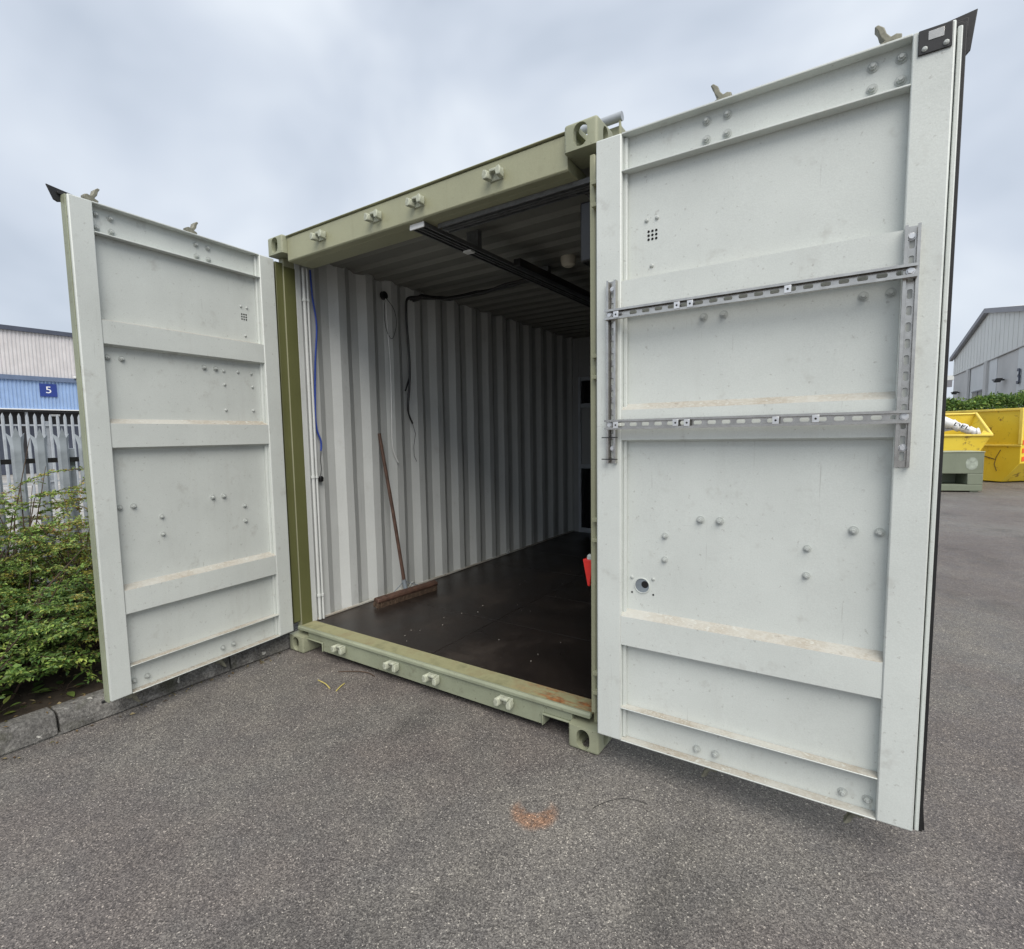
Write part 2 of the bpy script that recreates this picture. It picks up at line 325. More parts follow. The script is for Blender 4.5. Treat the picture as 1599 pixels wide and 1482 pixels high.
# ------------------------------------------------------------------ mesh helpers
class MB:
    def __init__(s): s.v = []; s.f = []; s.m = []
    def add(s, vs, fs, mi=0):
        k = len(s.v); s.v += [tuple(v) for v in vs]; s.f += [tuple(i+k for i in f) for f in fs]; s.m += [mi]*len(fs); return s
    def box(s, x0, x1, y0, y1, z0, z1, mi=0, T=None):
        vs = [(x0,y0,z0),(x1,y0,z0),(x1,y1,z0),(x0,y1,z0),(x0,y0,z1),(x1,y0,z1),(x1,y1,z1),(x0,y1,z1)]
        if T: vs = [tuple(T @ Vector(v)) for v in vs]
        return s.add(vs, [(0,3,2,1),(4,5,6,7),(0,1,5,4),(1,2,6,5),(2,3,7,6),(3,0,4,7)], mi)
    def tube(s, pts, r, n=8, mi=0, cap=True):
        pts = [Vector(p) for p in pts]; rs = r if isinstance(r, (list, tuple)) else [r]*len(pts)
        vs = []; fs = []; up = None
        for i, p in enumerate(pts):
            d = (pts[min(i+1, len(pts)-1)] - pts[max(i-1, 0)]).normalized()
            if up is None: up = d.orthogonal().normalized()
            up = (up - d*up.dot(d)); up = up.normalized() if up.length > 1e-6 else d.orthogonal().normalized()
            w = d.cross(up)
            for k in range(n):
                a = 2*math.pi*k/n; vs.append(p + (up*math.cos(a) + w*math.sin(a))*rs[i])
        for i in range(len(pts)-1):
            for k in range(n):
                a, b2 = i*n+k, i*n+(k+1) % n; fs.append((a, b2, b2+n, a+n))
        if cap:
            fs.append(tuple(range(n-1, -1, -1))); fs.append(tuple((len(pts)-1)*n+k for k in range(n)))
        return s.add(vs, fs, mi)
    def prism(s, poly, h0, h1, fn, mi=0):
        """poly: 2D outline (ccw), extruded from h0 to h1, fn(a,b,h)->xyz"""
        n = len(poly); vs = [fn(a, b, h0) for a, b in poly] + [fn(a, b, h1) for a, b in poly]
        fs = [tuple(range(n-1, -1, -1)), tuple(range(n, 2*n))] + [(i, (i+1) % n, (i+1) % n+n, i+n) for i in range(n)]
        return s.add(vs, fs, mi)
    def build(s, name, mats, parent=None, bevel=0, smooth=35, T=None, seg=2, recalc=True):
        me = bpy.data.meshes.new(name)
        vs = [tuple(T @ Vector(v)) for v in s.v] if T else s.v
        me.from_pydata(vs, [], s.f)
        for mm in (mats if isinstance(mats, (list, tuple)) else [mats]): me.materials.append(M[mm] if isinstance(mm, str) else mm)
        me.polygons.foreach_set('material_index', s.m)
        if recalc:
            bm = bmesh.new(); bm.from_mesh(me); bmesh.ops.recalc_face_normals(bm, faces=bm.faces); bm.to_mesh(me); bm.free()
        if smooth:
            me.polygons.foreach_set('use_smooth', [True]*len(me.polygons)); me.set_sharp_from_angle(angle=R(smooth))
        o = bpy.data.objects.new(name, me); COL.objects.link(o)
        if parent: o.parent = parent
        if bevel:
            b = o.modifiers.new('bevel', 'BEVEL'); b.width = bevel; b.segments = seg; b.limit_method = 'ANGLE'; b.angle_limit = R(40); b.use_clamp_overlap = True
        return o

def inst(src, name, parent, loc=None, rot=None, scale=None):
    o = src.copy(); o.name = name; COL.objects.link(o); o.parent = parent
    if loc is not None: o.location = loc
    if rot is not None: o.rotation_euler = rot
    if scale is not None: o.scale = scale
    return o

def empty(name, loc=(0, 0, 0)):
    o = bpy.data.objects.new(name, None); COL.objects.link(o); o.location = loc; o.empty_display_size = 0.2; return o

def tag(o, label, cat, group=None):
    o['label'] = label; o['category'] = cat
    if group: o['group'] = group
    return o

def structure(o): o['kind'] = 'structure'; return o

def boolean(o, cutter, op='DIFFERENCE'):
    md = o.modifiers.new('b', 'BOOLEAN'); md.object = cutter; md.operation = op; md.solver = 'EXACT'
    dg = bpy.context.evaluated_depsgraph_get(); dg.update()
    me = bpy.data.meshes.new_from_object(o.evaluated_get(dg))
    o.modifiers.clear(); old = o.data; o.data = me; me.name = old.name
    bpy.data.objects.remove(cutter)
    return o

def obround(cx, cy, hw, hh, n=8):
    """vertical obround outline"""
    pts = []
    for k in range(n+1): a = math.pi*k/n; pts.append((cx+hw*math.cos(a), cy+(hh-hw)+hw*math.sin(a)))
    for k in range(n+1): a = math.pi+math.pi*k/n; pts.append((cx+hw*math.cos(a), cy-(hh-hw)+hw*math.sin(a)))
    return pts

def text_mesh(name, body, size, mat, parent, M4, extrude=0.004):
    cu = bpy.data.curves.new(name, 'FONT'); cu.body = body; cu.size = size; cu.align_x = 'CENTER'; cu.align_y = 'CENTER'; cu.extrude = extrude
    t = bpy.data.objects.new(name+'_c', cu); COL.objects.link(t)
    dg = bpy.context.evaluated_depsgraph_get(); dg.update()
    me = bpy.data.meshes.new_from_object(t.evaluated_get(dg)); bpy.data.objects.remove(t)
    me.materials.clear(); me.materials.append(M[mat]); me.transform(M4)
    o = bpy.data.objects.new(name, me); COL.objects.link(o)
    if parent: o.parent = parent
    return o

# ================================================================== SETTING
mb = MB(); mb.add([(-400, -300, 0), (400, -300, 0), (400, 500, 0), (-400, 500, 0)], [(0, 1, 2, 3)])
structure(mb.build('ground', 'asphalt', smooth=0))
mb = MB(); mb.add([(-45, -40, 0.004), (-8.8, -40, 0.004), (-8.8, 60, 0.004), (-45, 60, 0.004)], [(0, 1, 2, 3)])
structure(mb.build('concrete_yard', 'yard', smooth=0))
for x0, x1 in ((-11.3, -11.15), (-15.9, -15.7), (-21.5, -21.2)):
    mb = MB(); mb.add([(x0, -20, 0.008), (x1, -20, 0.008), (x1, 30, 0.008), (x0, 30, 0.008)], [(0, 1, 2, 3)])
    structure(mb.build('road_marking', 'road_line', smooth=0))

# planting bed: lumpy soil sheet between kerb and fence
nx, ny = 26, 90
vs = []; fs = []
for j in range(ny+1):
    for i in range(nx+1):
        x = -0.148 - 3.4*i/nx; y = -5 + 14*j/ny
        z = 0.095 + 0.035*math.sin(x*5.1+y*3.7) * math.sin(y*6.3-x*2) + 0.02*random.random() + 0.05*min(1, i/12)
        if i == 0: z = 0.085
        if i == nx: z = -0.02
        vs.append((x, y, z))
for j in range(ny):
    for i in range(nx):
        a = j*(nx+1)+i; fs.append((a, a+1, a+nx+2, a+nx+1))
mb = MB(); mb.add(vs, fs); structure(mb.build('planting_bed', 'soil'))

# kerb: a row of separate kerb stones on a concrete bed
mb = MB(); mb.box(-0.18, -0.02, -5.0, 9.0, -0.02, 0.012); kerb = structure(mb.build('kerb', 'kerb'))
y = -5.0; k = 0
while y < 8.9:
    L_ = 0.915
    mb = MB()
    prof = [(-0.008, 0.003), (-0.022, 0.088), (-0.036, 0.112), (-0.06, 0.121), (-0.150, 0.119), (-0.150, 0.003)]
    mb.prism(prof, y+0.004, y+L_-0.006, lambda a, b, h: (a, h, b))
    o = mb.build('kerb_stone', 'kerb', kerb, bevel=0.006)
    o.location = (random.uniform(-.008, .0), 0, random.uniform(-.006, .004)); o.rotation_euler = (0, 0, 0)
    y += L_; k += 1

# ================================================================== CONTAINER
W, H, LEN = 2.438, 2.896, 6.058
box = tag(empty('shipping_container'), 'olive green steel shipping container with both pale doors swung open', 'container')

# --- corner castings
cast = MB(); cast.box(0, 0.162, 0, 0.178, 0, 0.118); c0 = cast.build('corner_casting', 'cast_paint', smooth=0)
bm = bmesh.new(); bm.from_mesh(c0.data); bmesh.ops.bevel(bm, geom=[e for e in bm.edges if abs(e.verts[0].co.z-e.verts[1].co.z) > .05] + [e for e in bm.edges if e.verts[0].co.z > .1 and e.verts[1].co.z > .1], offset=0.014, segments=4, affect='EDGES', profile=0.5); bm.to_mesh(c0.data); bm.free()
def cutter(fn):
    m_ = MB(); fn(m_); return m_.build('cut', 'dark_hole', smooth=0)
boolean(c0, cutter(lambda m_: m_.box(0.030, 0.134, 0.030, 0.150, 0.026, 0.092)))
boolean(c0, cutter(lambda m_: m_.prism(obround(0.081, 0.059, 0.034, 0.050), -0.05, 0.06, lambda a, b, h: (a, h, b))))
boolean(c0, cutter(lambda m_: m_.prism(obround(0.089, 0.059, 0.028, 0.043), -0.05, 0.06, lambda a, b, h: (h, a, b))))
boolean(c0, cutter(lambda m_: m_.prism(obround(0.081, 0.089, 0.031, 0.060), 0.06, 0.20, lambda a, b, h: (a, b, h))))
c0.data.polygons.foreach_set('use_smooth', [True]*len(c0.data.polygons)); c0.data.set_sharp_from_angle(angle=R(30))
c0.data.materials.clear(); c0.data.materials.append(M['cast_paint'])
c0.parent = box
first = True
for xx, sx in ((0, 1), (W, -1)):
    for yy, sy in ((0, 1), (LEN, -1)):
        for zz, sz in ((H, -1), (0, 1)):
            o = c0 if first else inst(c0, 'corner_casting', box)
            first = False
            # top castings keep the rounded top edge upward
            o.location = (xx, yy, zz if sz == 1 else H-0.118); o.scale = (sx, sy, 1)
            if sz == 1: o.location.z = 0.118; o.scale = (sx, sy, -1)

# --- corner posts
for sx in (0, 1):
    X = lambda x: x if sx == 0 else W-x
    def xb(m_, x0, x1, *a, **k):
        a0, a1 = sorted((X(x0), X(x1))); m_.box(a0, a1, *a, **k)
    m_ = MB()
    xb(m_, 0.004, 0.060, 0.075, 0.160, 0.1185, H-0.1185)       # post body
    m_.build('corner_post', 'green_paint', box, bevel=0.005)
    m_ = MB(); xb(m_, 0.022, 0.046, 0.020, 0.0748, 0.20, H-0.15); m_.build('post_flange', 'dark_olive' if sx == 0 else 'green_paint', box, bevel=0.004)  # left flange coloured darker to imitate the shade of the hinge recess
    m_ = MB(); xb(m_, 0.0602, 0.0625, 0.074, 0.160, 0.176, 2.721); m_.build('post_inner_face', 'dark_olive', box)
    m_ = MB(); xb(m_, 0.010, 0.062, 0.1602, 0.205, 0.16, 2.7772); xb(m_, 0.010, 0.075, 0.1786, 0.2049, 2.7774, H-0.05); m_.build('post_liner', 'wall_paint', box, bevel=0.004)
    # rear posts
    m_ = MB(); xb(m_, 0.004, 0.12, LEN-0.14, LEN-0.01, 0.1185, H-0.1185); m_.build('corner_post', 'green_paint', box, bevel=0.005)
    # hinge lugs on the post
    for hz in (0.36, 1.09, 1.83, 2.57):
        m_ = MB()
        xb(m_, -0.012, 0.028, -0.004, 0.072, hz-0.055, hz-0.038); xb(m_, -0.012, 0.028, -0.004, 0.072, hz+0.038, hz+0.055)
        px_ = X(-0.002); m_.tube([(px_, 0.012, hz-0.062), (px_, 0.012, hz+0.062)], 0.009, 10)
        m_.build('hinge_lug', 'green_paint', box, bevel=0.002)
    # bottom side rail, top side rail
    m_ = MB(); xb(m_, 0.012, 0.05, 0.179, LEN-0.179, 0.045, 0.165); m_.build('bottom_side_rail', 'green_paint', box, bevel=0.004)
    m_ = MB(); xb(m_, 0.002, 0.0205, 0.179, LEN-0.179, H-0.105, H-0.045); m_.build('top_side_rail', 'green_paint', box, bevel=0.004)

# --- corrugated side walls (green outside; left white inside, right inside darkened to dim the interior)
def corr_profile(y0, y1, pitch=0.278, a=0.072, s=0.068, b=0.070):
    pts = []; y = y0
    while y < y1:
        pts += [(y, 0), (y+a, 0), (y+a+s, 1), (y+a+s+b, 1)]; y += pitch
    pts = [p for p in pts if p[0] <= y1] + [(y1, pts[-1][1])]
    return pts
prof = corr_profile(0.252, LEN-0.14)
for sx in (0, 1):
    m_ = MB()
    def XX(d, inner):     # d: 0 = bulged to the inside, 1 = bulged to the outside
        x = (0.060 if d == 0 else 0.024) - (0 if inner else 0.0025)
        return x if sx == 0 else W-x
    pr = [(0.2055, 0.35), (0.235, 0.35)] + prof if True else prof
    for inner in (True, False):
        vs = []; fs = []
        for yy, d in pr:
            d_ = d if d in (0, 1) else d
            x = (0.060*(1-d_)+0.024*d_) - (0 if inner else 0.0025); x = x if sx == 0 else W-x
            for r_ in range(9):
                jx = 0 if r_ in (0, 8) else 0.0016*math.sin(yy*7.3+r_*2.1)+0.0012*math.sin(yy*23.1+r_*5.7)
                vs.append((x+jx, yy, 0.165+(H-0.05-0.165)*r_/8))
        for i in range(len(pr)-1):
            for r_ in range(8): fs.append((9*i+r_, 9*i+r_+1, 9*i+r_+10, 9*i+r_+9))
        m_.add(vs, fs, 0 if inner else 1)
    m_.build('side_wall', ['wall_paint' if sx == 0 else 'added_dark_lining', 'green_paint'], box, smooth=0, recalc=False)
    # wall foot rail inside
    m_ = MB()
    a0, a1 = sorted(((0.052, 0.070) if sx == 0 else (W-0.052, W-0.070)))
    m_.box(a0, a1, 0.206, 4.44, 0.172, 0.186); m_.build('wall_foot_strip', 'ledge', box, bevel=0.002)

# --- far end wall, roof
m_ = MB(); m_.box(0.121, W-0.121, LEN-0.06, LEN-0.02, 0.12, H-0.12); m_.build('end_wall', ['green_paint'], box)
m_ = MB()
pr = []
y = 0.30
while y < LEN-0.25:
    pr += [(y, 0), (y+0.07, 0), (y+0.10, 1), (y+0.17, 1)]; y += 0.209
pr = [(0.181, 0)] + pr + [(LEN-0.181, 0)]
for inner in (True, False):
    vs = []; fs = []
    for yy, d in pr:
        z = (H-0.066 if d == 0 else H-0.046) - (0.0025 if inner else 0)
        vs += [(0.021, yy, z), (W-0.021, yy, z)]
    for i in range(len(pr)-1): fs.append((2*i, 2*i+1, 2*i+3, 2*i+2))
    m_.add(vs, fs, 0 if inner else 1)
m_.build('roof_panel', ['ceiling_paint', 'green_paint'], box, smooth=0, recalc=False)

# --- header beam
m_ = MB()
hp = [(0.040, 2.728), (0.040, 2.874), (0.050, 2.884), (0.100, 2.884), (0.100, 2.722), (0.048, 2.722)]
m_.prism(hp, 0.1635, W-0.1635, lambda a, b, h: (h, a, b))
m_.box(0.1635, W-0.1635, 0.1002, 0.235, 2.7222, 2.776)      # soffit plate behind
m_.box(0.163, W-0.163, 0.030, 0.180, 2.8842, 2.8902)      # roof plate lip
header = m_.build('header_beam', 'green_paint', box, bevel=0.004)

# --- door sill with forklift style cut-outs beside the castings
m_ = MB()
sp = [(0.163, 0.105), (0.163, 0.168), (W-0.163, 0.168), (W-0.163, 0.105), (W-0.325, 0.105), (W-0.325, 0.040), (0.325, 0.040), (0.325, 0.105)]
m_.prism([(0.163, 0.105), (0.325, 0.105), (0.325, 0.168), (0.163, 0.168)], 0.048, 0.110, lambda a, b, h: (a, h, b))
m_.prism([(W-0.325, 0.105), (W-0.163, 0.105), (W-0.163, 0.168), (W-0.325, 0.168)], 0.048, 0.110, lambda a, b, h: (a, h, b))
m_.prism([(0.3252, 0.040), (W-0.3252, 0.040), (W-0.3252, 0.168), (0.3252, 0.168)], 0.048, 0.110, lambda a, b, h: (a, h, b))
for x0 in (0.163, W-0.330):      # lips round the cut-outs
    m_.box(x0, x0+0.167, 0.036, 0.118, 0.096, 0.1048)
m_.box(0.326, 0.332, 0.036, 0.047, 0.040, 0.104); m_.box(W-0.332, W-0.326, 0.036, 0.047, 0.040, 0.104)
sill = m_.build('door_sill', 'sill_paint', box, bevel=0.003)
m_ = MB(); m_.prism([(0.034, 0.152), (0.034, 0.170), (0.042, 0.179), (0.056, 0.179), (0.066, 0.1702), (0.066, 0.160), (0.0475, 0.152)], 0.0605, W-0.0605, lambda a, b, h: (h, a, b))
m_.build('sill_lip', 'sill_paint', sill, bevel=0.003)
m_ = MB(); m_.add([(0.061, 0.0665, 0.1705), (W-0.061, 0.0665, 0.1705), (W-0.061, 0.1795, 0.1745), (0.061, 0.1795, 0.1745), (0.061, 0.0665, 0.162), (W-0.061, 0.0665, 0.162), (W-0.061, 0.1795, 0.162), (0.061, 0.1795, 0.162)],
                [(0, 1, 2, 3), (7, 6, 5, 4), (0, 4, 5, 1), (1, 5, 6, 2), (2, 6, 7, 3), (3, 7, 4, 0)])
m_.build('sill_plate', 'plate', sill)

# --- keepers on header and sill
def keeper_mesh():
    m_ = MB()
    m_.box(-0.042, 0.042, -0.008, -0.0005, -0.024, 0.024)
    for s in (-1, 1):
        m_.prism([(s*0.022, -0.020), (s*0.045, -0.022), (s*0.050, 0.0), (s*0.042, 0.022), (s*0.026, 0.018), (s*0.018, 0.0)], -0.052, -0.0081, lambda a, b, h: (a + (0.006*s if h < -0.03 else 0), h, b))
    m_.prism([(-0.022, 0.010), (0.022, 0.010), (0.022, 0.024), (-0.022, 0.024)], -0.036, -0.0082, lambda a, b, h: (a, h, b))
    return m_
kp = None
for x in (0.530, 1.033, 1.365, 1.884):
    for par, z, fl in ((header, 2.806, 1), (sill, 0.108, 1)):
        yf = 0.040 if par is header else 0.048
        if kp is None: kp = keeper_mesh().build('cam_keeper', 'nut_green', par, bevel=0.003); o = kp
        else: o = inst(kp, 'cam_keeper', par)
        o.location = (x, yf, z); o.scale = (1, 1, fl)

# --- floor panels (plywood sheets running across, with joints)
FZ = 0.170
ys = [0.180, 0.90, 1.62, 2.34, 3.06, 3.78, 4.50, 5.22, 5.94]
for j in range(len(ys)-1):
    for (xa, xb_) in ((0.053, 1.2195), (1.2205, W-0.053)):
        off = 0.36 if xa > 1 else 0
        y0, y1 = ys[j], ys[j+1]
        m_ = MB(); m_.box(xa, xb_-0.001, y0+0.001, y1-0.0015, FZ-0.028, FZ + random.uniform(-0.0012, 0.0008))
        m_.build('floor_panel', 'floor_ply', box, bevel=0.0015)

# --- white conduit pipes beside the left post, with clips
for cx, cy, r_ in ((0.050, 0.222, 0.012), (0.058, 0.246, 0.009)):
    m_ = MB(); m_.tube([(cx+0.022, cy, 0.175), (cx+0.022, cy, 2.74)], r_, 12); pipe = m_.build('conduit_pipe', 'wall_paint', box)
    for z in (0.36, 1.25, 2.52):
        m2 = MB(); m2.tube([(cx+0.022, cy, z-0.009), (cx+0.022, cy, z+0.009)], r_+0.005, 12); m2.box(cx-0.012, cx+0.022, cy-0.006, cy+0.006, z-0.006, z+0.006)
        m2.build('pipe_clip', 'wall_paint', pipe)

# --- partition with a glazed door part-way down
PY = 4.45
m_ = MB()
m_.box(0.062, 0.150, PY, PY+0.05, FZ+0.001, H-0.07); m_.box(1.05, W-0.062, PY, PY+0.05, FZ+0.001, H-0.07); m_.box(0.1502, 1.0498, PY, PY+0.05, 2.30, H-0.07)
part = m_.build('partition', 'partition_paint', box, bevel=0.002)
m_ = MB()
for a in ((0.151, 0.190, FZ+.001, 2.299), (1.010, 1.049, FZ+.001, 2.299)): m_.box(a[0], a[1], PY-0.025, PY+0.045, a[2], a[3])
for z0, z1 in ((FZ+.001, 0.235), (1.060, 1.120), (1.885, 1.945), (2.25, 2.299)): m_.box(0.1902, 1.0098, PY-0.022, PY+0.042, z0, z1)
m_.build('door_frame', 'galv_far', part, bevel=0.003)
for z0, z1, mt in ((0.2352, 1.0598, 'glass'), (1.1202, 1.8848, 'partition_paint'), (1.9452, 2.2498, 'glass')):
    m_ = MB(); m_.box(0.1903, 1.0097, PY+0.004, PY+0.014, z0, z1); m_.build('door_panel', mt, part)

# ================================================================== DOORS
DW, ZB, ZT = 1.165, 0.150, 2.752
nut_mb = MB()
nut_mb.tube([(0, 0, 0), (0, 0.003, 0)], 0.0165, 12); nut_mb.tube([(0, 0.0031, 0), (0, 0.013, 0)], 0.0115, 6); nut_mb.tube([(0, 0.0131, 0), (0, 0.019, 0)], [0.007, 0.006], 8)
riv_mb = MB(); riv_mb.tube([(0, 0, 0), (0, 0.004, 0), (0, 0.007, 0)], [0.009, 0.008, 0.004], 8)
nut0 = nut_mb.build('nut', 'nut'); riv0 = riv_mb.build('rivet', 'nut')

def strut_profile(m_, length, slots, width=0.041, depth=0.021, pitch=0.052, t=0.0026, phase=0.03):
    """slotted C channel along local X, back on y=0, open towards +Y, width along Z"""
    hw = width/2
    m_.box(0, length, 0, depth, -hw, -hw+t); m_.box(0, length, 0, depth, hw-t, hw)
    m_.box(0, length, depth+0.0002, depth+0.0026, -hw, -hw+0.0085); m_.box(0, length, depth+0.0002, depth+0.0026, hw-0.0085, hw)
    sh = 0.0072; sl = 0.015
    m_.box(0, length, 0.0004, t, -hw+t, -sh); m_.box(0, length, 0.0004, t, sh, hw-t)
    x = 0; c = phase
    while c+sl < length:
        m_.box(x, c-sl, 0.0004, t, -sh, sh)
        for s in (-1, 1):
            for q in (-1, 1):
                xe = c+s*sl
                m_.prism([(xe, q*sh), (xe, q*sh*0.35), (xe-s*0.0012, q*sh*0.75), (xe-s*0.0048, q*sh)], 0.0004, t, lambda a, b, h: (a, h, b))
        x = c+sl; c += pitch
    m_.box(x, length, 0.0004, t, -sh, sh)

def make_door(side):
    d = empty('door'); d.parent = box
    if side == 'R': hx, hy, ang, flip = 2.4561, -0.0559, 1.5847, 1
    else: hx, hy, ang, flip = 0.0627, 0.0017, -0.0780, -1
    dirv = Vector((math.sin(ang), -math.cos(ang), 0)) if side == 'R' else Vector((-math.sin(ang), -math.cos(ang), 0))
    # n = inside-face normal, towards the viewer
    nv = Vector((dirv.y, -dirv.x, 0)) if side == 'R' else Vector((-dirv.y, dirv.x, 0))
    T = Matrix(((dirv.x, nv.x, 0, hx), (dirv.y, nv.y, 0, hy), (0, 0, 1, 0), (0, 0, 0, 1)))
    # all parts are authored in door space (s, n, z)
    def P(m_, name, mat, bevel=0.0, **k): return m_.build(name, mat, d, bevel=bevel, T=T, **k)
    PN = -0.046
    F0, K0 = (0.988, 1.021) if side == 'R' else (2.22, 1.014)
    PC = lambda s, z: (F0+(s-F0)*K0, 1.53+(z-1.53)*K0)      # flush on the recessed panel
    # stiles
    m_ = MB(); m_.box(0.0, 0.113, -0.052, 0, ZB, ZT); P(m_, 'stile', 'door_paint', 0.006)
    m_ = MB(); m_.box(1.060, DW, -0.052, 0, ZB, ZT); P(m_, 'stile', 'door_paint', 0.005)
    # inner edge strips (small step beside the stiles)
    m_ = MB(); m_.box(0.1132, 0.128, -0.045, -0.026, 0.158, ZT-0.01); P(m_, 'stile_lip', 'door_paint', 0.003)
    # pressed panel with three ribs
    top, low = [], []
    prof = [(ZT-0.004, PN)]
    mats = []
    for (z0, z1) in ((2.045, 2.165), (1.503, 1.630), (0.598, 0.727)):
        prof += [(z1+(0.011 if z0 > 2 else 0.026), PN), (z1, -0.004), (z0, -0.004), (z0-0.010, PN)]
    prof += [(0.152, PN)]
    vs = []; fs = []; mi = []
    for z, n_ in prof: vs += [(0.1131, n_, z), (1.0599, n_, z)]
    for z, n_ in reversed(prof): vs += [(0.1131, n_-0.002, z), (1.0599, n_-0.002, z)]
    m_ = MB()
    for i in range(len(prof)-1):
        a = i*2
        ledge = i % 4 == 1 and i < 12
        m_.add([vs[a], vs[a+1], vs[a+3], vs[a+2]], [(0, 1, 2, 3)], 1 if ledge else 0)
        b_ = [(x, n_-0.002, z) for x, n_, z in (vs[a], vs[a+2], vs[a+3], vs[a+1])]
        m_.add(b_, [(0, 1, 2, 3)], 2)
    o = P(m_, 'pressed_panel', ['door_paint', 'ledge', 'green_paint'], smooth=0, recalc=False)
    bm = bmesh.new(); bm.from_mesh(o.data); bmesh.ops.remove_doubles(bm, verts=bm.verts, dist=1e-5); bm.to_mesh(o.data); bm.free()
    # flanges of the top and bottom channel rails
    for z0, z1, nm in ((2.745, ZT, 'rail_flange'), (2.600, 2.606, 'rail_flange')):
        m_ = MB(); m_.box(0.1132, 1.0598, PN+0.001, -0.001, z0, z1); P(m_, nm, 'door_paint', 0.0015)
    for z0, z1 in ((0.302, 0.308), (ZB, 0.157)):
        m_ = MB(); m_.box(0.1132, 1.0598, PN+0.001, -0.001, z0, z1-0.002); f_ = P(m_, 'rail_flange', 'door_paint', 0.0015)
        m_ = MB(); m_.box(0.1134, 1.0596, PN+0.002, -0.004, z1-0.0019, z1); P(m_, 'dust_layer', 'ledge')
    # outer skin and gasket
    m_ = MB(); m_.box(0.004, DW-0.003, -0.0585, -0.0525, ZB+0.004, ZT-0.004); P(m_, 'outer_skin', 'green_paint', 0.002)
    if side == 'R':
        m_ = MB(); m_.box(DW+0.0045, DW+0.017, -0.048, -0.014, ZB, ZT-0.015); P(m_, 'edge_strip', 'door_paint', 0.003)
        m_ = MB(); m_.box(DW+0.0003, DW+0.030, -0.066, -0.050, ZB-0.02, ZT+0.01)
        m_.box(DW-0.09, DW+0.034, -0.064, -0.0595, ZT-0.03, ZT+0.026)
    else:
        m_ = MB(); m_.box(DW+0.0002, DW+0.006, -0.062, -0.016, ZB-.006, ZT+0.0002); P(m_, 'edge_strip', 'sill_paint', 0.001)
        m_ = MB()
    m_.box(0.0, DW+0.02, -0.066, -0.048, ZT+0.0012, ZT+0.014)
    m_.box(0.0, DW+0.02, -0.066, -0.054, ZB-0.014, ZB-0.0012)
    m_.box(-0.012, -0.0005, -0.064, -0.030, ZB+0.01, ZT-0.02)
    # flared corner tip
    m_.prism([(DW-0.17, ZT+0.013), (DW+0.024, ZT-0.09), (DW+0.042, ZT-0.07), (DW+0.054, ZT+0.042)] if side == 'R' else [(DW-0.12, ZT+0.013), (DW+0.018, ZT-0.035), (DW+0.034, ZT-0.028), (DW+0.060, ZT+0.036)], -0.070, -0.060, lambda a, b, h: (a, h, b))
    if side == 'R': m_.prism([(DW-0.01, ZB-0.012), (DW+0.038, ZB-0.020), (DW+0.030, ZB+0.08)], -0.070, -0.061, lambda a, b, h: (a, h, b))
    P(m_, 'gasket', 'rubber', 0.0015)
    # locking rods with cams above and below
    for s in ((0.485, 1.000) if side == 'R' else (0.513, 1.032)):
        m_ = MB(); m_.tube([(s, -0.082, ZB-0.03), (s, -0.082, ZT+0.03)], 0.0165, 12); P(m_, 'locking_rod', 'green_paint')
        for zc, up in ((ZT+0.012, 1), (ZB-0.014, -1)):
            hook = [(-0.030, 0.0), (0.030, 0.0), (0.040, 0.020), (0.040, 0.048), (0.022, 0.056), (0.006, 0.050), (-0.008, 0.070), (-0.016, 0.098), (-0.036, 0.118), (-0.048, 0.112), (-0.036, 0.090), (-0.030, 0.064), (-0.014, 0.040), (-0.036, 0.028)]
            m_ = MB(); k_ = 0.86 if up == 1 else 0.75
            m_.prism([(s+a*k_*1.0, zc+up*b*k_*0.85) for a, b in hook], -0.100, -0.062, lambda a, b, h: (a, h, b)); P(m_, 'rod_cam', 'cam_steel', 0.003)
        for zg in (0.45, 1.18, 1.97, 2.64):
            m_ = MB(); m_.box(s-0.05, s+0.05, -0.102, -0.0592, zg-0.02, zg+0.02); P(m_, 'rod_guide', 'green_paint', 0.004)
    # hinge blades
    for hz in (0.36, 1.09, 1.83, 2.57):
        m_ = MB(); m_.box(-0.020, 0.14, -0.074, -0.0595, hz-0.032, hz+0.032); P(m_, 'hinge_blade', 'green_paint', 0.003)
    # nuts and rivets
    Rn = T.to_euler() if False else None
    rotz = math.atan2(dirv.y, dirv.x) if side == 'R' else math.atan2(dirv.y, dirv.x)
    def place(src, nm, s, n_, z, sc=1.0):
        if n_ == PN: s, z = PC(s, z)
        w = T @ Vector((s, n_, z)); o = inst(src, nm, d, w)
        # local +Y of the nut must point along nv
        o.rotation_euler = (0, random.uniform(0, 1), math.atan2(nv.y, nv.x) - math.pi/2); o.rotation_mode = 'XYZ'
        o.rotation_euler = (Matrix.Rotation(math.atan2(nv.y, nv.x)-math.pi/2, 3, 'Z') @ Matrix.Rotation(random.uniform(0, 1), 3, 'Y')).to_euler()
        o.scale = (sc, sc, sc)
        return o
    c2 = (0.448, 0.521); c3 = (0.960, 1.034)
    if side == 'L': c2 = (0.461, 0.533); c3 = (0.980, 1.048)
    for s in c2+c3:
        for z in (2.688, 2.622, 1.972, 1.182, 0.222): place(nut0, 'nut', s, PN, z, 1.0)
    sm = (0.307, 0.822) if side == 'R' else (0.322, 0.838)
    for s in sm:
        for z in (1.104, 1.004): place(nut0, 'nut', s, PN, z, 0.85)
    for s, z in ((0.221, 2.382), (0.263, 2.384), (0.243, 2.202)):
        place(riv0, 'rivet', s, PN, z)
    if side == 'L':
        for s, z in ((0.407, 1.962), (0.311, 1.964), (0.218, 1.962), (0.407, 1.878), (0.214, 1.876), (0.408, 1.720), (0.217, 1.722)): place(riv0, 'rivet', s, PN, z, 1.1)
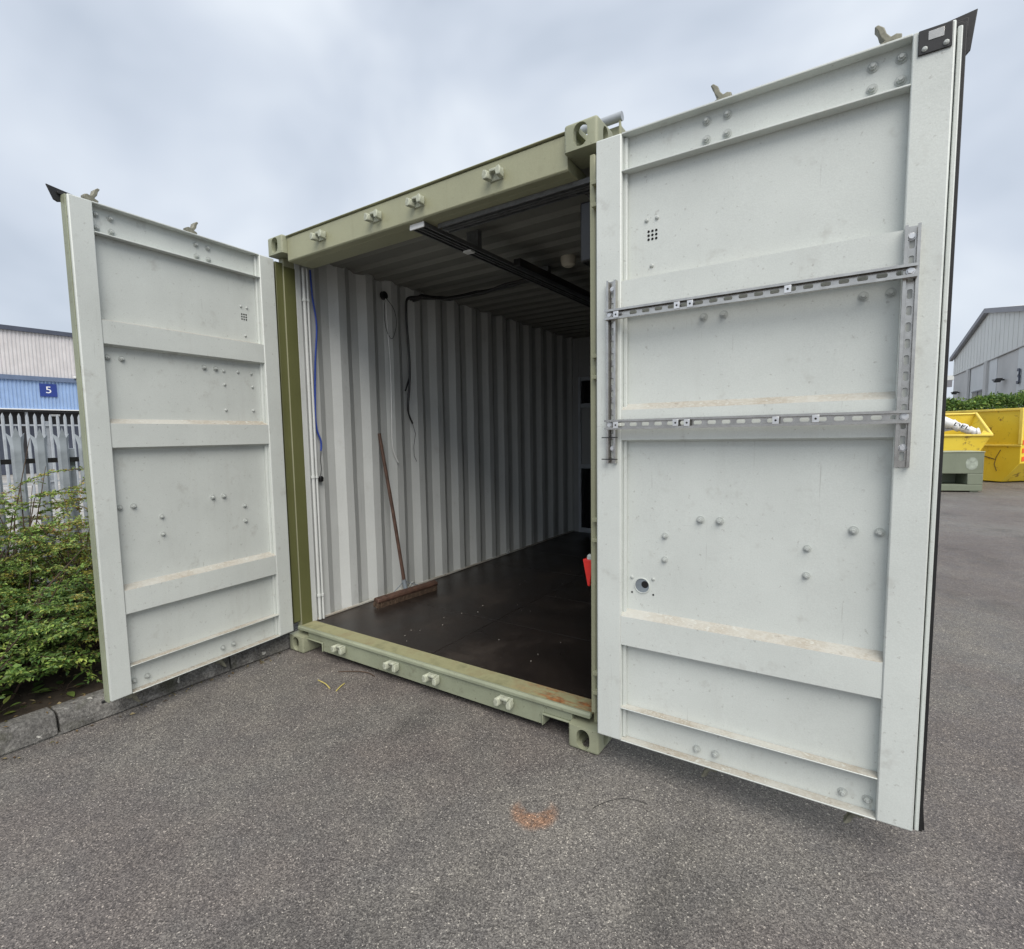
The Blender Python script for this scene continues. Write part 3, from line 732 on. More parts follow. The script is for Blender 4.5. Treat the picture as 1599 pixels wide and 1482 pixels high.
    # vent holes
    for i in (-1, 0, 1):
        for j in (-1, 0, 1):
            m_ = MB(); cx, cz = PC(0.2445+i*0.0155, 2.322+j*0.0155)
            m_.tube([(cx, PN+0.0004, cz), (cx, PN+0.0012, cz)], 0.0052, 10); P(m_, 'vent_hole', 'dark_hole')
    if side == 'R':
        # cable hole with sleeve and fixing screws
        hx_, hz_ = PC(0.211, 0.880)
        m_ = MB(); m_.tube([(hx_, PN-0.0, hz_), (hx_, PN+0.0012, hz_)], 0.031, 20); P(m_, 'cable_hole', 'galv_dull')
        m_ = MB(); m_.tube([(hx_+0.012, PN+0.0014, hz_+0.006), (hx_+0.012, PN+0.0022, hz_+0.006)], 0.0155, 16); P(m_, 'cable_hole', 'dark_hole')
        ring = MB()
        for k in range(24):
            a0, a1 = 2*math.pi*k/24, 2*math.pi*(k+1)/24
            f = lambda a, r, n_: (hx_+r*math.cos(a), n_, hz_+r*math.sin(a))
            ring.add([f(a0, .0312, PN+.004), f(a1, .0312, PN+.004), f(a1, .034, PN+.004), f(a0, .034, PN+.004), f(a0, .0312, PN), f(a1, .0312, PN), f(a1, .034, PN), f(a0, .034, PN)], [(0, 1, 2, 3), (0, 4, 5, 1), (2, 6, 7, 3)])
        P(ring, 'hole_rim', 'door_paint')
        for s, z in ((0.166, 0.911), (0.259, 0.914)): place(riv0, 'screw', s, PN, z, 0.9).data = riv0.data
        for s, z in ((0.166, 0.845), (0.259, 0.846)):
            s, z = PC(s, z); m_ = MB(); m_.tube([(s, PN+0.0004, z), (s, PN+0.001, z)], 0.0045, 8); P(m_, 'screw_hole', 'dark_hole')
        # small dark plate at the free top corner
        m_ = MB(); m_.box(1.074, 1.156, 0.0005, 0.006, 2.676, 2.748); P(m_, 'latch_plate', 'black', 0.002)
        m_ = MB(); m_.box(1.098, 1.136, 0.0062, 0.0072, 2.712, 2.738); P(m_, 'plate_label', 'zinc', 0.0005)
        for s in (1.090, 1.142): place(riv0, 'screw', s, 0.0061, 2.690, 0.9).data.materials[0] = M['nut']
        # slotted strut frame
        for s, z0, L_ in ((0.077, 1.404, 0.764), (1.083, 1.404, 0.766)):
            m_ = MB(); strut_profile(m_, L_, True, phase=0.036)
            TT = Matrix(((0, 0, 1, s), (0, 1, 0, 0.0008), (1, 0, 0, z0), (0, 0, 0, 1)))
            m_.build('strut_channel', 'zinc', d, T=T @ TT, smooth=0)
        cf = lambda s, z, k=0.986: (0.988+(s-0.988)*k, 1.53+(z-1.53)*k)
        for z, s0, s1, ph in ((2.031, 0.044, 1.100, 0.118), (1.569, 0.044, 1.101, 0.068)):
            a_, zz = cf(s0, z); b_, _ = cf(s1, z)
            m_ = MB(); strut_profile(m_, b_-a_, True, phase=ph)
            TT = Matrix(((1, 0, 0, a_), (0, 1, 0, 0.0258), (0, 0, 1, zz), (0, 0, 0, 1)))
            m_.build('strut_channel', 'zinc', d, T=T @ TT, smooth=0)
        for s, z, n_ in ((0.076, 2.135, .004), (0.063, 2.031, .030), (1.082, 2.032, .030), (1.084, 1.570, .030), (1.084, 1.468, .004), (0.077, 1.467, .004), (0.063, 1.568, .030), (1.081, 2.138, .004)):
            a_, zz = cf(s, z, 1-n_/2.18*1.0)
            m_ = MB(); m_.tube([(a_, n_, zz), (a_, n_+.003, zz)], 0.0125, 12); m_.tube([(a_, n_+.0031, zz), (a_, n_+.011, zz)], 0.009, 6); P(m_, 'strut_bolt', 'zinc_bright', 0.0005)
        for s, z in ((0.089, 2.031), (0.343, 2.032), (0.394, 2.031), (0.733, 2.032), (0.089, 1.567), (0.343, 1.570), (0.388, 1.569), (0.706, 1.569), (0.833, 1.571)):
            a_, zz = cf(s, z, 0.9775)
            m_ = MB(); m_.box(a_-0.011, a_+0.011, 0.0495, 0.053, zz-0.013, zz+0.013); P(m_, 'square_nut', 'zinc_bright', 0.001)
            m_ = MB(); m_.tube([(a_, 0.0532, zz), (a_, 0.0537, zz)], 0.0038, 8); P(m_, 'thread_hole', 'dark_hole')
        for z in (1.514, 1.421):
            m_ = MB(); m_.box(0.036, 0.108, 0.0246, 0.0275, z-0.002, z+0.002); m_.box(0.052, 0.056, 0.001, 0.0245, z-0.002, z+0.002); P(m_, 'cable_tie', 'black')
    return d
make_door('R'); make_door('L')
bpy.data.objects.remove(nut0); bpy.data.objects.remove(riv0)

# ================================================================== THINGS IN THE CONTAINER
# broom
br = tag(empty('broom', (0.245, 0.955, FZ)), 'wide push broom with brown wooden handle leaning on corrugated wall', 'broom')
hc = Vector((0.252, 0.950, FZ)); hd = Vector((0.056, 0.653, 0)).normalized()
hn = Vector((hd.y, -hd.x, 0))
TB = Matrix(((hd.x, hn.x, 0, hc.x-br.location.x), (hd.y, hn.y, 0, hc.y-br.location.y), (0, 0, 1, 0), (0, 0, 0, 1)))
tilt = Matrix.Rotation(R(-16), 4, 'X')
m_ = MB(); m_.prism([(-0.030, 0.052), (0.030, 0.052), (0.032, 0.070), (0.022, 0.084), (-0.022, 0.084), (-0.032, 0.070)], -0.325, 0.325, lambda a, b, h: (h, a, b))
m_.build('broom_head', 'rusty_wood', br, bevel=0.004, T=TB @ tilt)
m_ = MB()
for i in range(46):
    for j in range(5):
        x = -0.318+0.636*(i+random.random()*.5)/45.5; y_ = -0.024+0.012*j; dx, dy = random.uniform(-.012, .012), random.uniform(-.012, .014)
        m_.tube([(x, y_, 0.053), (x+dx, y_+dy-0.004, 0.004+random.random()*.008)], [0.0065, 0.0075], 5)
m_.prism([(-0.028, 0.0525), (0.028, 0.0525), (0.036, 0.010), (-0.036, 0.012)], -0.322, 0.322, lambda a, b, h: (h, a, b))
m_.build('bristles', 'bristle', br, T=TB @ tilt)
h0 = Vector((0.238, 0.958, 0.235)); h1 = Vector((0.082, 0.872, 1.565))
loc = br.location
m_ = MB(); m_.tube([h0-loc, (h0*.5+h1*.5)-loc+Vector((0.004, 0.003, 0)), h1-loc], [0.0145, 0.0145, 0.0135], 10); m_.build('broom_handle', 'rusty_wood', br)
m_ = MB(); m_.tube([h0-loc+Vector((0.010, 0.004, -0.05)), h0*.93+h1*.07-loc], 0.019, 10); m_.build('handle_socket', 'galv_dull', br)
for s in (-1, 1):
    m_ = MB(); m_.tube([h0*.94+h1*.06-loc, Vector(hc+hd*0.13*s)+Vector((0, 0, 0.085))-loc], 0.004, 6); m_.build('brace_rod', 'galv_dull', br)

def cable(name, pts, r, mat, label, cat='cable', sub=6, group=None):
    """smooth cable through the given points"""
    P_ = [Vector(p) for p in pts]; out = []
    for i in range(len(P_)-1):
        p0, p1, p2, p3 = P_[max(i-1, 0)], P_[i], P_[i+1], P_[min(i+2, len(P_)-1)]
        for k in range(sub):
            t = k/sub
            out.append(0.5*((2*p1)+(-p0+p2)*t+(2*p0-5*p1+4*p2-p3)*t*t+(-p0+3*p1-3*p2+p3)*t*t*t))
    out.append(P_[-1])
    m_ = MB(); m_.tube(out, r, 7); o = m_.build(name, mat)
    return tag(o, label, cat, group)

WX = 0.078
bc = cable('cable', [(WX, 0.276, 2.74), (WX, 0.285, 2.55), (WX+.004, 0.306, 2.35), (WX, 0.282, 2.08), (WX+.006, 0.258, 1.743), (WX, 0.268, 1.60), (WX+.004, 0.296, 1.51), (WX+.006, 0.290, 1.44)], 0.0068, 'blue_cable', 'blue cable hanging down beside the white conduit pipe')
m_ = MB(); m_.tube([(WX+.006, 0.290, 1.44), (WX+.004, 0.283, 1.37), (WX, 0.292, 1.31), (WX+.004, 0.278, 1.255)], 0.0025, 6); m_.build('bare_wire', 'black', bc)
m_ = MB(); m_.prism([(-0.012, -0.022), (0.014, -0.018), (0.018, 0.010), (0.004, 0.024), (-0.014, 0.014)], 0, 0.028, lambda a, b, h: (WX-0.006+h, 0.275+a, 1.232+b)); m_.build('connector', 'black', bc, bevel=0.003)
cable('cable', [(0.085, 0.995, 2.70), (0.088, 1.003, 2.45), (0.085, 1.024, 2.143), (0.09, 1.016, 1.8), (0.085, 1.013, 1.493), (0.085, 1.035, 1.39), (0.09, 1.072, 1.314)], 0.0052, 'white_plastic', 'thin white wire dangling from the black wall grommet')
cable('cable', [(0.085, 1.010, 2.68), (0.10, 1.075, 2.60), (0.10, 1.095, 2.48), (0.09, 1.05, 2.36), (0.09, 0.99, 2.42), (0.085, 0.975, 2.55), (0.085, 0.992, 2.67)], 0.0024, 'black', 'thin black wire loop below the wall grommet')
m_ = MB(); m_.tube([(0.062, 0.990, 2.705), (0.085, 0.990, 2.705), (0.092, 0.990, 2.705)], [0.036, 0.034, 0.02], 14); tag(m_.build('wall_grommet', 'black'), 'round black grommet high on corrugated wall', 'grommet')
bk = cable('cable', [(0.10, 1.28, 2.745), (0.10, 1.225, 2.70), (0.095, 1.225, 2.5), (0.09, 1.248, 2.22), (0.095, 1.235, 2.0), (0.09, 1.211, 1.771), (0.09, 1.262, 1.65)], [0.010]*31+[0.008]*6, 'black', 'black cable hanging down the corrugated wall from the bundle')
m_ = MB(); m_.tube([(0.09, 1.240, 2.05), (0.10, 1.20, 1.98), (0.11, 1.165, 1.93)], 0.0065, 7); m_.build('cable_tail', 'black', bk)
m_ = MB(); m_.tube([(0.09, 1.262, 1.65), (0.092, 1.292, 1.56), (0.095, 1.262, 1.44), (0.09, 1.27, 1.36), (0.09, 1.30, 1.31)], 0.0022, 6); m_.build('bare_wire', 'black', bk)
cb = empty('cable_bundle', (0.10, 1.28, 2.74)); tag(cb, 'thick black cable bundle strung from wall across to ceiling strut', 'cables')
for k in range(5):
    oy = (k-2)*0.016; oz = (k % 2)*0.014
    pts = [Vector((0.10, 1.27+oy, 2.72+oz)), Vector((0.20, 1.32+oy, 2.735+oz)), Vector((0.42, 1.40+oy*.7, 2.700+oz)), Vector((0.75, 1.47+oy*.6, 2.72+oz)), Vector((1.05, 1.46+oy, 2.742-oz)), Vector((1.29, 1.52+oy, 2.770))]
    sm = []
    for i in range(len(pts)-1):
        for q in range(5): sm.append(pts[i].lerp(pts[i+1], q/5) + Vector((0, 0, 0.004*math.sin(q+i+k))) - cb.location)
    sm.append(pts[-1]-cb.location)
    m_ = MB(); m_.tube(sm, 0.0095, 7); m_.build('cable_strand', 'black', cb)

# ceiling struts: one runs into the container, one along behind the header
def slotted_track(name, L_, label, T):
    root = tag(empty(name, T.translation), label, 'strut')
    TR = Matrix.Translation(-T.translation) @ T
    for off in (-0.030, 0.030):
        m_ = MB(); strut_profile(m_, L_, True, pitch=0.05, phase=0.04)
        TT = Matrix(((1, 0, 0, 0), (0, 0, 1, off), (0, -1, 0, 0), (0, 0, 0, 1)))
        m_.build('strut_channel', 'tray_steel', root, T=TR @ TT, smooth=0)
    return root, TR
ZC = 2.775
t1, TR1 = slotted_track('ceiling_strut', 4.2, 'long dark slotted strut running along the ceiling into the container', Matrix(((0, -1, 0, 1.315), (1, 0, 0, 0.078), (0, 0, 1, 2.7205), (0, 0, 0, 1))))
m_ = MB(); m_.box(1.262, 1.368, 0.068, 0.077, 2.690, 2.7205); e_ = m_.build('end_cap', 'white_plastic', t1, T=Matrix.Translation(-t1.location), bevel=0.002)
m_ = MB(); m_.box(1.285, 1.345, 0.52, 0.57, 2.684, 2.696); m_.build('track_clip', 'white_plastic', t1, T=Matrix.Translation(-t1.location), bevel=0.002)
m_ = MB(); m_.box(1.385, 1.440, 0.95, 4.2, 2.684, 2.735); m_.build('cable_trunking', 'black', t1, T=Matrix.Translation(-t1.location), bevel=0.004)
for y_ in (0.6, 1.5, 2.6, 3.7):
    m_ = MB(); m_.box(1.27, 1.36, y_-0.02, y_+0.02, 2.7207, 2.8275); m_.build('hanger', 'tray_steel', t1, T=Matrix.Translation(-t1.location))
t2, TR2 = slotted_track('ceiling_strut', 0.96, 'short dark slotted strut across the ceiling just behind the header', Matrix(((1, 0, 0, 1.40), (0, 1, 0, 0.200), (0, 0, 1, 2.7205), (0, 0, 0, 1))))
for x_ in (1.5, 2.2):
    m_ = MB(); m_.box(x_-0.02, x_+0.02, 0.237, 0.245, 2.7007, 2.8275); m_.build('hanger', 'tray_steel', t2, T=Matrix.Translation(-t2.location))
m_ = MB()
m_.box(-0.02, 0.02, -0.003, 0.003, 0, 0.20); o = m_.build('angle_bracket', 'zinc', t2); o.location = Vector((2.372, 0.262, 2.60))-t2.location; o.rotation_euler = (0, R(-42), 0)
m_ = MB(); m_.tube([(1.577, 1.40, 2.829), (1.577, 1.40, 2.80), (1.577, 1.40, 2.772), (1.577, 1.40, 2.758)], [0.058, 0.058, 0.05, 0.03], 18)
tag(m_.build('ceiling_sensor', 'cream_plastic'), 'small round cream sensor on the dark ceiling', 'sensor')
m_ = MB(); m_.prism([(2.255, 0.20), (2.378, 0.20), (2.378, 0.52), (2.29, 0.52), (2.255, 0.46)], 2.36, 2.64, lambda a, b, h: (a, b, h))
wb = m_.build('wall_box', 'black', bevel=0.01); tag(wb, 'black box fixed high on the inside beside the right post', 'box')
rw = empty('wall_bracket', (2.356, 0.12, 0.80)); tag(rw, 'red tapered plastic bracket inside by the right post', 'bracket')
m_ = MB(); m_.prism([(2.325, 0.930), (2.3745, 0.930), (2.3745, 0.90), (2.362, 0.800), (2.350, 0.800)], 0.07, 0.150, lambda a, b, h: (a-2.356, h-0.12, b-0.80)); m_.build('red_body', 'red', rw, bevel=0.004)
m_ = MB(); m_.tube([(2.358-2.356, -0.03, 0.131), (2.358-2.356, -0.03, 0.146), (2.358-2.356, -0.03, 0.154)], [0.018, 0.016, 0.008], 12); m_.build('grey_cap', 'nut', rw)

# white hose hook / lashing ring by the floor
for (y_, lab) in ((1.19, 'white lashing ring on the wall foot behind the broom'), (2.76, 'white lashing ring on the wall foot deep in the container')):
    pts = [(0.075+0.022*math.sin(a)*0.6+0.012, y_+0.026*math.cos(a), 0.205+0.026*math.sin(a)) for a in [2*math.pi*k/14 for k in range(15)]]
    m_ = MB(); m_.tube(pts, 0.005, 7); m_.box(0.0705, 0.09, y_-0.012, y_+0.012, 0.1865, 0.192); tag(m_.build('lashing_ring', 'wall_paint'), lab, 'ring')

m_ = MB()
for k in range(32):
    x, y_ = float(rng.uniform(0.8, 2.3)), float(0.25+rng.uniform(0, 1)**1.6*2.2); s_ = float(rng.uniform(0.0015, 0.0045)); a = float(rng.uniform(0, 6.28))
    vs = [(x+s_*math.cos(a+q*1.57)*rng.uniform(.6, 1.3), y_+s_*math.sin(a+q*1.57)*rng.uniform(.6, 1.3), FZ+0.0015) for q in range(4)]
    m_.add(vs+[(v[0], v[1], FZ+0.004) for v in vs], [(4, 5, 6, 7)]+[(i, (i+1) % 4, (i+1) % 4+4, i+4) for i in range(4)])
fd = m_.build('floor_debris', 'chip', smooth=0, recalc=False); fd['kind'] = 'stuff'; fd['label'] = 'pale crumbs of debris on the dark container floor'; fd['category'] = 'debris'

# box on the roof corner with a grey tube
rb = empty('roof_bracket', (2.3, 0.36, H)); tag(rb, 'green bracket with grey tube on the roof behind the upper right corner casting', 'bracket')
m_ = MB(); m_.box(-0.14, 0.10, 0, 0.10, -0.01, 0.125); m_.build('bracket_body', 'green_paint', rb, bevel=0.004)
m_ = MB(); m_.prism([(0.1002, 0.10), (0.1002, 0.135), (-0.06+0.1, 0.135)] if False else [(0, 0), (0.05, 0), (0, 0.14)], 0.1003, 0.112, lambda a, b, h: (h, -0.03+a, b-0.008)); m_.build('gusset', 'green_paint', rb, bevel=0.002)
m_ = MB(); m_.tube([(-0.18, -0.022, 0.150), (0.115, -0.022, 0.150)], 0.021, 14); m_.build('grey_tube', 'galv_far', rb)

# ================================================================== BITS ON THE GROUND
sp_ = [([(0.61, -0.209, .004), (0.70, -0.222, .008), (0.767, -0.242, .004)], 'straw', 'curved yellow straw on the asphalt near the left casting'),
       ([(0.789, -0.148, .004), (0.81, -0.20, .007), (0.828, -0.243, .004)], 'straw', 'short straight yellow straw on the asphalt near the sill'),
       ([(0.62, -0.06, .004), (0.70, -0.012, .008), (0.79, 0.03, .006), (0.875, 0.021, .004)], 'bark', 'thin brown twig lying along the foot of the sill')]
for pts, mt, lab in sp_: cable('stalk', pts, 0.0035, mt, lab, 'stalk')
cable('loose_wire', [(2.564, -0.34, .003), (2.60, -0.27, .004), (2.64, -0.225, .004), (2.69, -0.20, .004), (2.742, -0.195, .003)], 0.0010, 'black', 'thin dark curved wire on the asphalt below the right door', 'wire')
# loose pale chippings (stuff)
m_ = MB()
for k in range(1500):
    x, y_ = rng.uniform(-0.0, 6.5), rng.uniform(-2.2, 1.5)
    if k > 1350: x, y_ = rng.uniform(0.05, 2.3), rng.uniform(-0.35, 0.0)
    if 0 < x < 2.45 and y_ > -0.0: continue
    s = float(rng.uniform(0.0012, 0.0030)) * (1.6 if k % 37 == 0 else 1); a = float(rng.uniform(0, 6.28))
    vs = []
    for q in range(5):
        b = a+q*1.256+float(rng.uniform(-.3, .3)); rr = s*float(rng.uniform(.7, 1.3)); vs.append((x+rr*math.cos(b), y_+rr*math.sin(b), 0.0))
    top = [(v[0]*.7+x*.3, v[1]*.7+y_*.3, s*float(rng.uniform(.6, 1.1))) for v in vs]
    m_.add(vs+top, [(5, 6, 7, 8, 9)]+[(i, (i+1) % 5, (i+1) % 5+5, i+5) for i in range(5)])
ch = m_.build('stone_chippings', 'chip', smooth=0, recalc=False); ch['kind'] = 'stuff'; ch['label'] = 'pale loose stone chippings scattered over the asphalt'; ch['category'] = 'chippings'

# ================================================================== SHRUBS
class Leaves:
    def __init__(s): s.v = []; s.f = []; s.c = []
    clip = None
    def leaf(s, p, d, nrm, L, Wd, col):
        if s.clip is not None and p.x+s.clip.x > -0.12: return
        d = d.normalized(); side = d.cross(nrm); side = side.normalized() if side.length > 1e-5 else d.orthogonal().normalized()
        nn = side.cross(d); k = len(s.v)
        s.v += [tuple(p), tuple(p+d*L*.45+side*Wd*.5+nn*Wd*.18), tuple(p+d*L - nn*L*.1), tuple(p+d*L*.45-side*Wd*.5+nn*Wd*.18)]
        s.f += [(k, k+1, k+2), (k, k+2, k+3)]; s.c += [col, col]
    def build(s, name, parent, mat='leaf'):
        me = bpy.data.meshes.new(name); me.from_pydata(s.v, [], s.f); me.materials.append(M[mat])
        at = me.color_attributes.new('tint', 'FLOAT_COLOR', 'CORNER')
        arr = np.repeat(np.array([(*c, 1.0) for c in s.c], dtype=np.float32), 3, axis=0)
        at.data.foreach_set('color', arr.ravel())
        o = bpy.data.objects.new(name, me); COL.objects.link(o); o.parent = parent; return o

PAL = {'green': [(0.065, 0.125, 0.028), (0.085, 0.155, 0.035), (0.11, 0.18, 0.04), (0.05, 0.10, 0.026), (0.14, 0.20, 0.05)],
       'olive': [(0.16, 0.155, 0.028), (0.20, 0.18, 0.032), (0.13, 0.14, 0.028), (0.24, 0.21, 0.04), (0.11, 0.125, 0.026)],
       'rust': [(0.22, 0.14, 0.045), (0.26, 0.19, 0.05), (0.17, 0.15, 0.035), (0.29, 0.23, 0.07), (0.19, 0.10, 0.045)],
       'lime': [(0.19, 0.27, 0.055), (0.15, 0.235, 0.05), (0.25, 0.30, 0.07), (0.11, 0.18, 0.04)]}
def vcol(pal):
    c = random.choice(PAL[pal]); k = random.uniform(.85, 1.9); return tuple(x*k for x in c)
def rv(): return Vector((random.gauss(0, 1), random.gauss(0, 1), random.gauss(0, 1)))

def shrub(name, base, rx, ry, h, nsp, pal, tip, label, leaf=0.022, sprays_len=(0.25, 0.6), flat=0.35):
    root = tag(empty(name, base), label, 'shrub', 'shrubs in the planting bed')
    lv = Leaves(); br_ = MB(); lv.clip = Vector(base)
    for k in range(nsp):
        a = random.uniform(0, 2*math.pi); rad = math.sqrt(random.random())
        # stem from the base to a point inside the mound
        q = Vector((rx*rad*math.cos(a)*.8, ry*rad*math.sin(a)*.8, h*(0.25+0.65*random.random()*(1-rad*rad*.55))))
        mid = q*0.5 + Vector((0, 0, h*0.12)) + rv()*0.03
        s0 = Vector((random.gauss(0, .05), random.gauss(0, .05), 0))
        if k % 2 == 0: br_.tube([s0, mid, q], [0.007, 0.005, 0.0035], 5, cap=False)
        # spray: arching twig with two ranks of leaves
        out = Vector((math.cos(a), math.sin(a), 0))*(0.4+rad) + rv()*0.45; out.z = random.uniform(-.15, .55)*(1-flat)+0.1
        out.normalize(); Ls = random.uniform(*sprays_len); n_ = int(Ls/0.0105)
        pts = []; p = q.copy(); d = out.copy()
        for i in range(n_):
            d.z -= 0.006; d += rv()*0.035; d.normalize(); p = p + d*0.0105; pts.append(p.copy())
            up = Vector((0, 0, 1)) + rv()*0.35
            sd = d.cross(Vector((0, 0, 1))); sd = sd.normalized() if sd.length > .01 else Vector((1, 0, 0))
            t = i/max(1, n_)
            for s in (-1, 1):
                ld = d*0.55 + sd*s*0.8 + rv()*0.28
                c = vcol(tip) if random.random() < t*0.75 else vcol(pal)
                sz = random.uniform(.5, 1.5)*(1.25-0.5*t); lv.leaf(p+rv()*0.004, ld, up, leaf*sz, leaf*sz*random.uniform(.42, .62), c)
            if i % 9 == 4:      # side twiglet
                d2 = d*0.6 + sd*random.choice((-1, 1))*0.9 + rv()*.2; pp = p.copy()
                for j in range(random.randint(4, 11)):
                    pp = pp + d2.normalized()*0.0115 + rv()*0.003
                    for s in (-1, 1):
                        lv.leaf(pp, d2.normalized()*.5+d*s*.6+rv()*.35, up, leaf*random.uniform(.55, 1.1), leaf*random.uniform(.4, .6), vcol(tip) if random.random() < .35+.3*t else vcol(pal))
        pts = [q_ for q_ in pts if q_.x+base[0] < -0.14]
        if len(pts) > 8: br_.tube([q]+pts[2::6], 0.0022, 4, cap=False)
    for k in range(16):        # bare woody stems showing between the leaves
        a = random.uniform(0, 6.28); q = Vector((rx*math.cos(a)*random.uniform(.5, 1.05), ry*math.sin(a)*random.uniform(.5, 1.05), h*random.uniform(.35, 1.12)))
        if q.x+base[0] > -0.16: continue
        br_.tube([Vector((0, 0, 0)), q*0.55+rv()*.04, q], [0.008, 0.0055, 0.002], 5, cap=False)
    br_.build('stem', 'bark', root, recalc=False); lv.build('foliage', root); return root

BZ = 0.13
shrub('shrub', (-0.88, -1.30, BZ), 0.52, 0.44, 0.66, 95, 'green', 'lime', 'dense green shrub close behind the kerb at the left edge', 0.027)
shrub('shrub', (-0.70, -0.84, BZ), 0.44, 0.42, 0.55, 85, 'green', 'olive', 'green shrub with olive tips behind the edge of the left door', 0.025)
shrub('shrub', (-1.45, -0.72, BZ), 0.50, 0.45, 0.92, 85, 'olive', 'lime', 'olive mounded shrub in the middle of the bed', 0.024)
shrub('shrub', (-1.70, -1.30, BZ), 0.55, 0.50, 1.02, 85, 'green', 'lime', 'tall dark green shrub against the fence at the left edge', 0.028)
shrub('shrub', (-2.15, -1.02, BZ), 0.36, 0.46, 1.36, 75, 'lime', 'rust', 'loose shrub with russet sprays reaching over the fence rail', 0.026, (0.45, 0.8), 0.85)
shrub('shrub', (-0.44, -1.58, BZ), 0.32, 0.42, 0.38, 75, 'green', 'lime', 'low green shrub spilling towards the kerb left of the door', 0.028)
shrub('shrub', (-1.2, 0.15, BZ), 0.55, 0.5, 0.75, 70, 'green', 'olive', 'green shrub hidden behind the left door near the container', 0.025)
shrub('shrub', (-2.1, 0.1, BZ), 0.5, 0.5, 0.9, 70, 'olive', 'olive', 'olive shrub by the fence behind the left door', 0.024)
shrub('shrub', (-1.3, -2.3, BZ), 0.6, 0.5, 0.8, 70, 'green', 'lime', 'green shrub beyond the left edge of the view', 0.025)

# weeds with large leaves along the kerb
def weed(base, n_, L, label, pal='green'):
    root = tag(empty('weed', base), label, 'weed', 'weeds along the kerb')
    for k in range(n_):
        a = 2*math.pi*k/n_ + random.uniform(-.4, .4); el = random.uniform(.25, .9)
        d = Vector((math.cos(a)*math.cos(el), math.sin(a)*math.cos(el), math.sin(el))); st = L*random.uniform(.5, 1.2)
        lv = Leaves(); p = d*st; sd = d.cross(Vector((0, 0, 1))).normalized(); ll = L*random.uniform(.7, 1.1); w = ll*.52
        dd = (d*0.9 + Vector((0, 0, -0.25))).normalized(); up = sd.cross(dd)
        c = vcol(pal); out = []
        prof = [(0, .08), (.2, .75), (.45, 1.0), (.75, .62), (1.0, 0.02)]
        vs = []
        for t, ww in prof:
            q = p + dd*ll*t + up*(-0.12*ll*t*t); vs += [q - sd*w*.5*ww + up*0.05*ll*ww, q, q + sd*w*.5*ww + up*0.05*ll*ww]
        fs = []
        for i in range(len(prof)-1):
            b_ = i*3; fs += [(b_, b_+1, b_+4, b_+3), (b_+1, b_+2, b_+5, b_+4)]
        me = bpy.data.meshes.new('leaf'); me.from_pydata([tuple(v) for v in vs], [], fs); me.materials.append(M['leaf'])
        at = me.color_attributes.new('tint', 'FLOAT_COLOR', 'CORNER'); at.data.foreach_set('color', np.tile(np.array((*c, 1), dtype=np.float32), len(me.loops)))
        me.polygons.foreach_set('use_smooth', [True]*len(me.polygons))
        o = bpy.data.objects.new('leaf', me); COL.objects.link(o); o.parent = root
        m_ = MB(); m_.tube([(0, 0, 0), d*st*.5+Vector((0, 0, .01)), p], 0.0018, 5); m_.build('stalk', 'bark', root)
weed((-0.30, -1.52, 0.10), 5, 0.075, 'broad leaved weed at the left edge just behind the kerb', 'lime')
weed((-0.26, -1.42, 0.10), 4, 0.06, 'three leaved bright weed on the kerb edge', 'lime')
weed((-0.34, -1.22, 0.10), 7, 0.07, 'clump of dock leaves between kerb and shrub', 'green')
weed((-0.30, -1.05, 0.10), 6, 0.055, 'small weed behind the foot of the left door', 'lime')
weed((-0.40, -1.38, 0.11), 7, 0.08, 'dark weed in the shade below the green shrub', 'green')

lt = Leaves()
for k in range(420):
    p = Vector((random.uniform(-0.75, -0.13), random.uniform(-2.6, 0.6), 0.118 + random.uniform(0, .012)))
    if random.random() < .3: p = Vector((random.uniform(-0.16, 0.05), random.uniform(-2.4, -0.1), 0.004 if random.random() < .0 else 0.126)); 
    if p.x > -0.05: p = Vector((abs(p.x)*1.2+0.004, p.y, 0.004))
    lt.leaf(p, Vector((random.gauss(0, 1), random.gauss(0, 1), .12)), Vector((0, 0, 1))+rv()*.3, random.uniform(.012, .034), random.uniform(.008, .018), random.choice([(0.22, 0.15, 0.07), (0.12, 0.07, 0.035), (0.30, 0.24, 0.12), (0.16, 0.14, 0.05)]))
ltr = lt.build('leaf_litter', None); ltr['kind'] = 'stuff'; ltr['label'] = 'dead brown leaves scattered over the soil and kerb'; ltr['category'] = 'leaf litter'

# ================================================================== FENCES
def pale_mesh(name, mat, h, w, tri):
    m_ = MB(); hw = w/2; t = 0.003; dp = 0.018
    xs = [(-hw, 0), (-hw*.55, dp), (hw*.55, dp), (hw, 0)]
    zt = h-(0.17 if tri else 0.10)
    rows = [(0.0, 1.0), (zt, 1.0)]
    vs = []
    for z, k in rows:
        for x, y_ in xs: vs.append((x*k, y_, z))
    fs = [(0, 1, 5, 4), (1, 2, 6, 5), (2, 3, 7, 6)]
    k0 = len(vs)
    if tri:     # splayed triple point
        vs += [(-hw*1.42, -0.016, h-0.060), (hw*1.42, -0.016, h-0.060), (-hw*.62, dp, h-0.100), (hw*.62, dp, h-0.100), (0, dp+0.004, h)]
        fs += [(4, 5, 10, 8), (5, 6, 11, 10), (6, 7, 9, 11), (10, 11, 12)]
    else:
        vs += [(-hw*.6, 0.006, h-0.05), (hw*.6, 0.006, h-0.05), (0, dp, h)]
        fs += [(4, 5, 8), (5, 6, 10, 8), (6, 7, 9), (6, 9, 10)]
    m_.add(vs, fs)
    o = m_.build(name, mat, smooth=0)
    sd = o.modifiers.new('t', 'SOLIDIFY'); sd.thickness = t
    return o
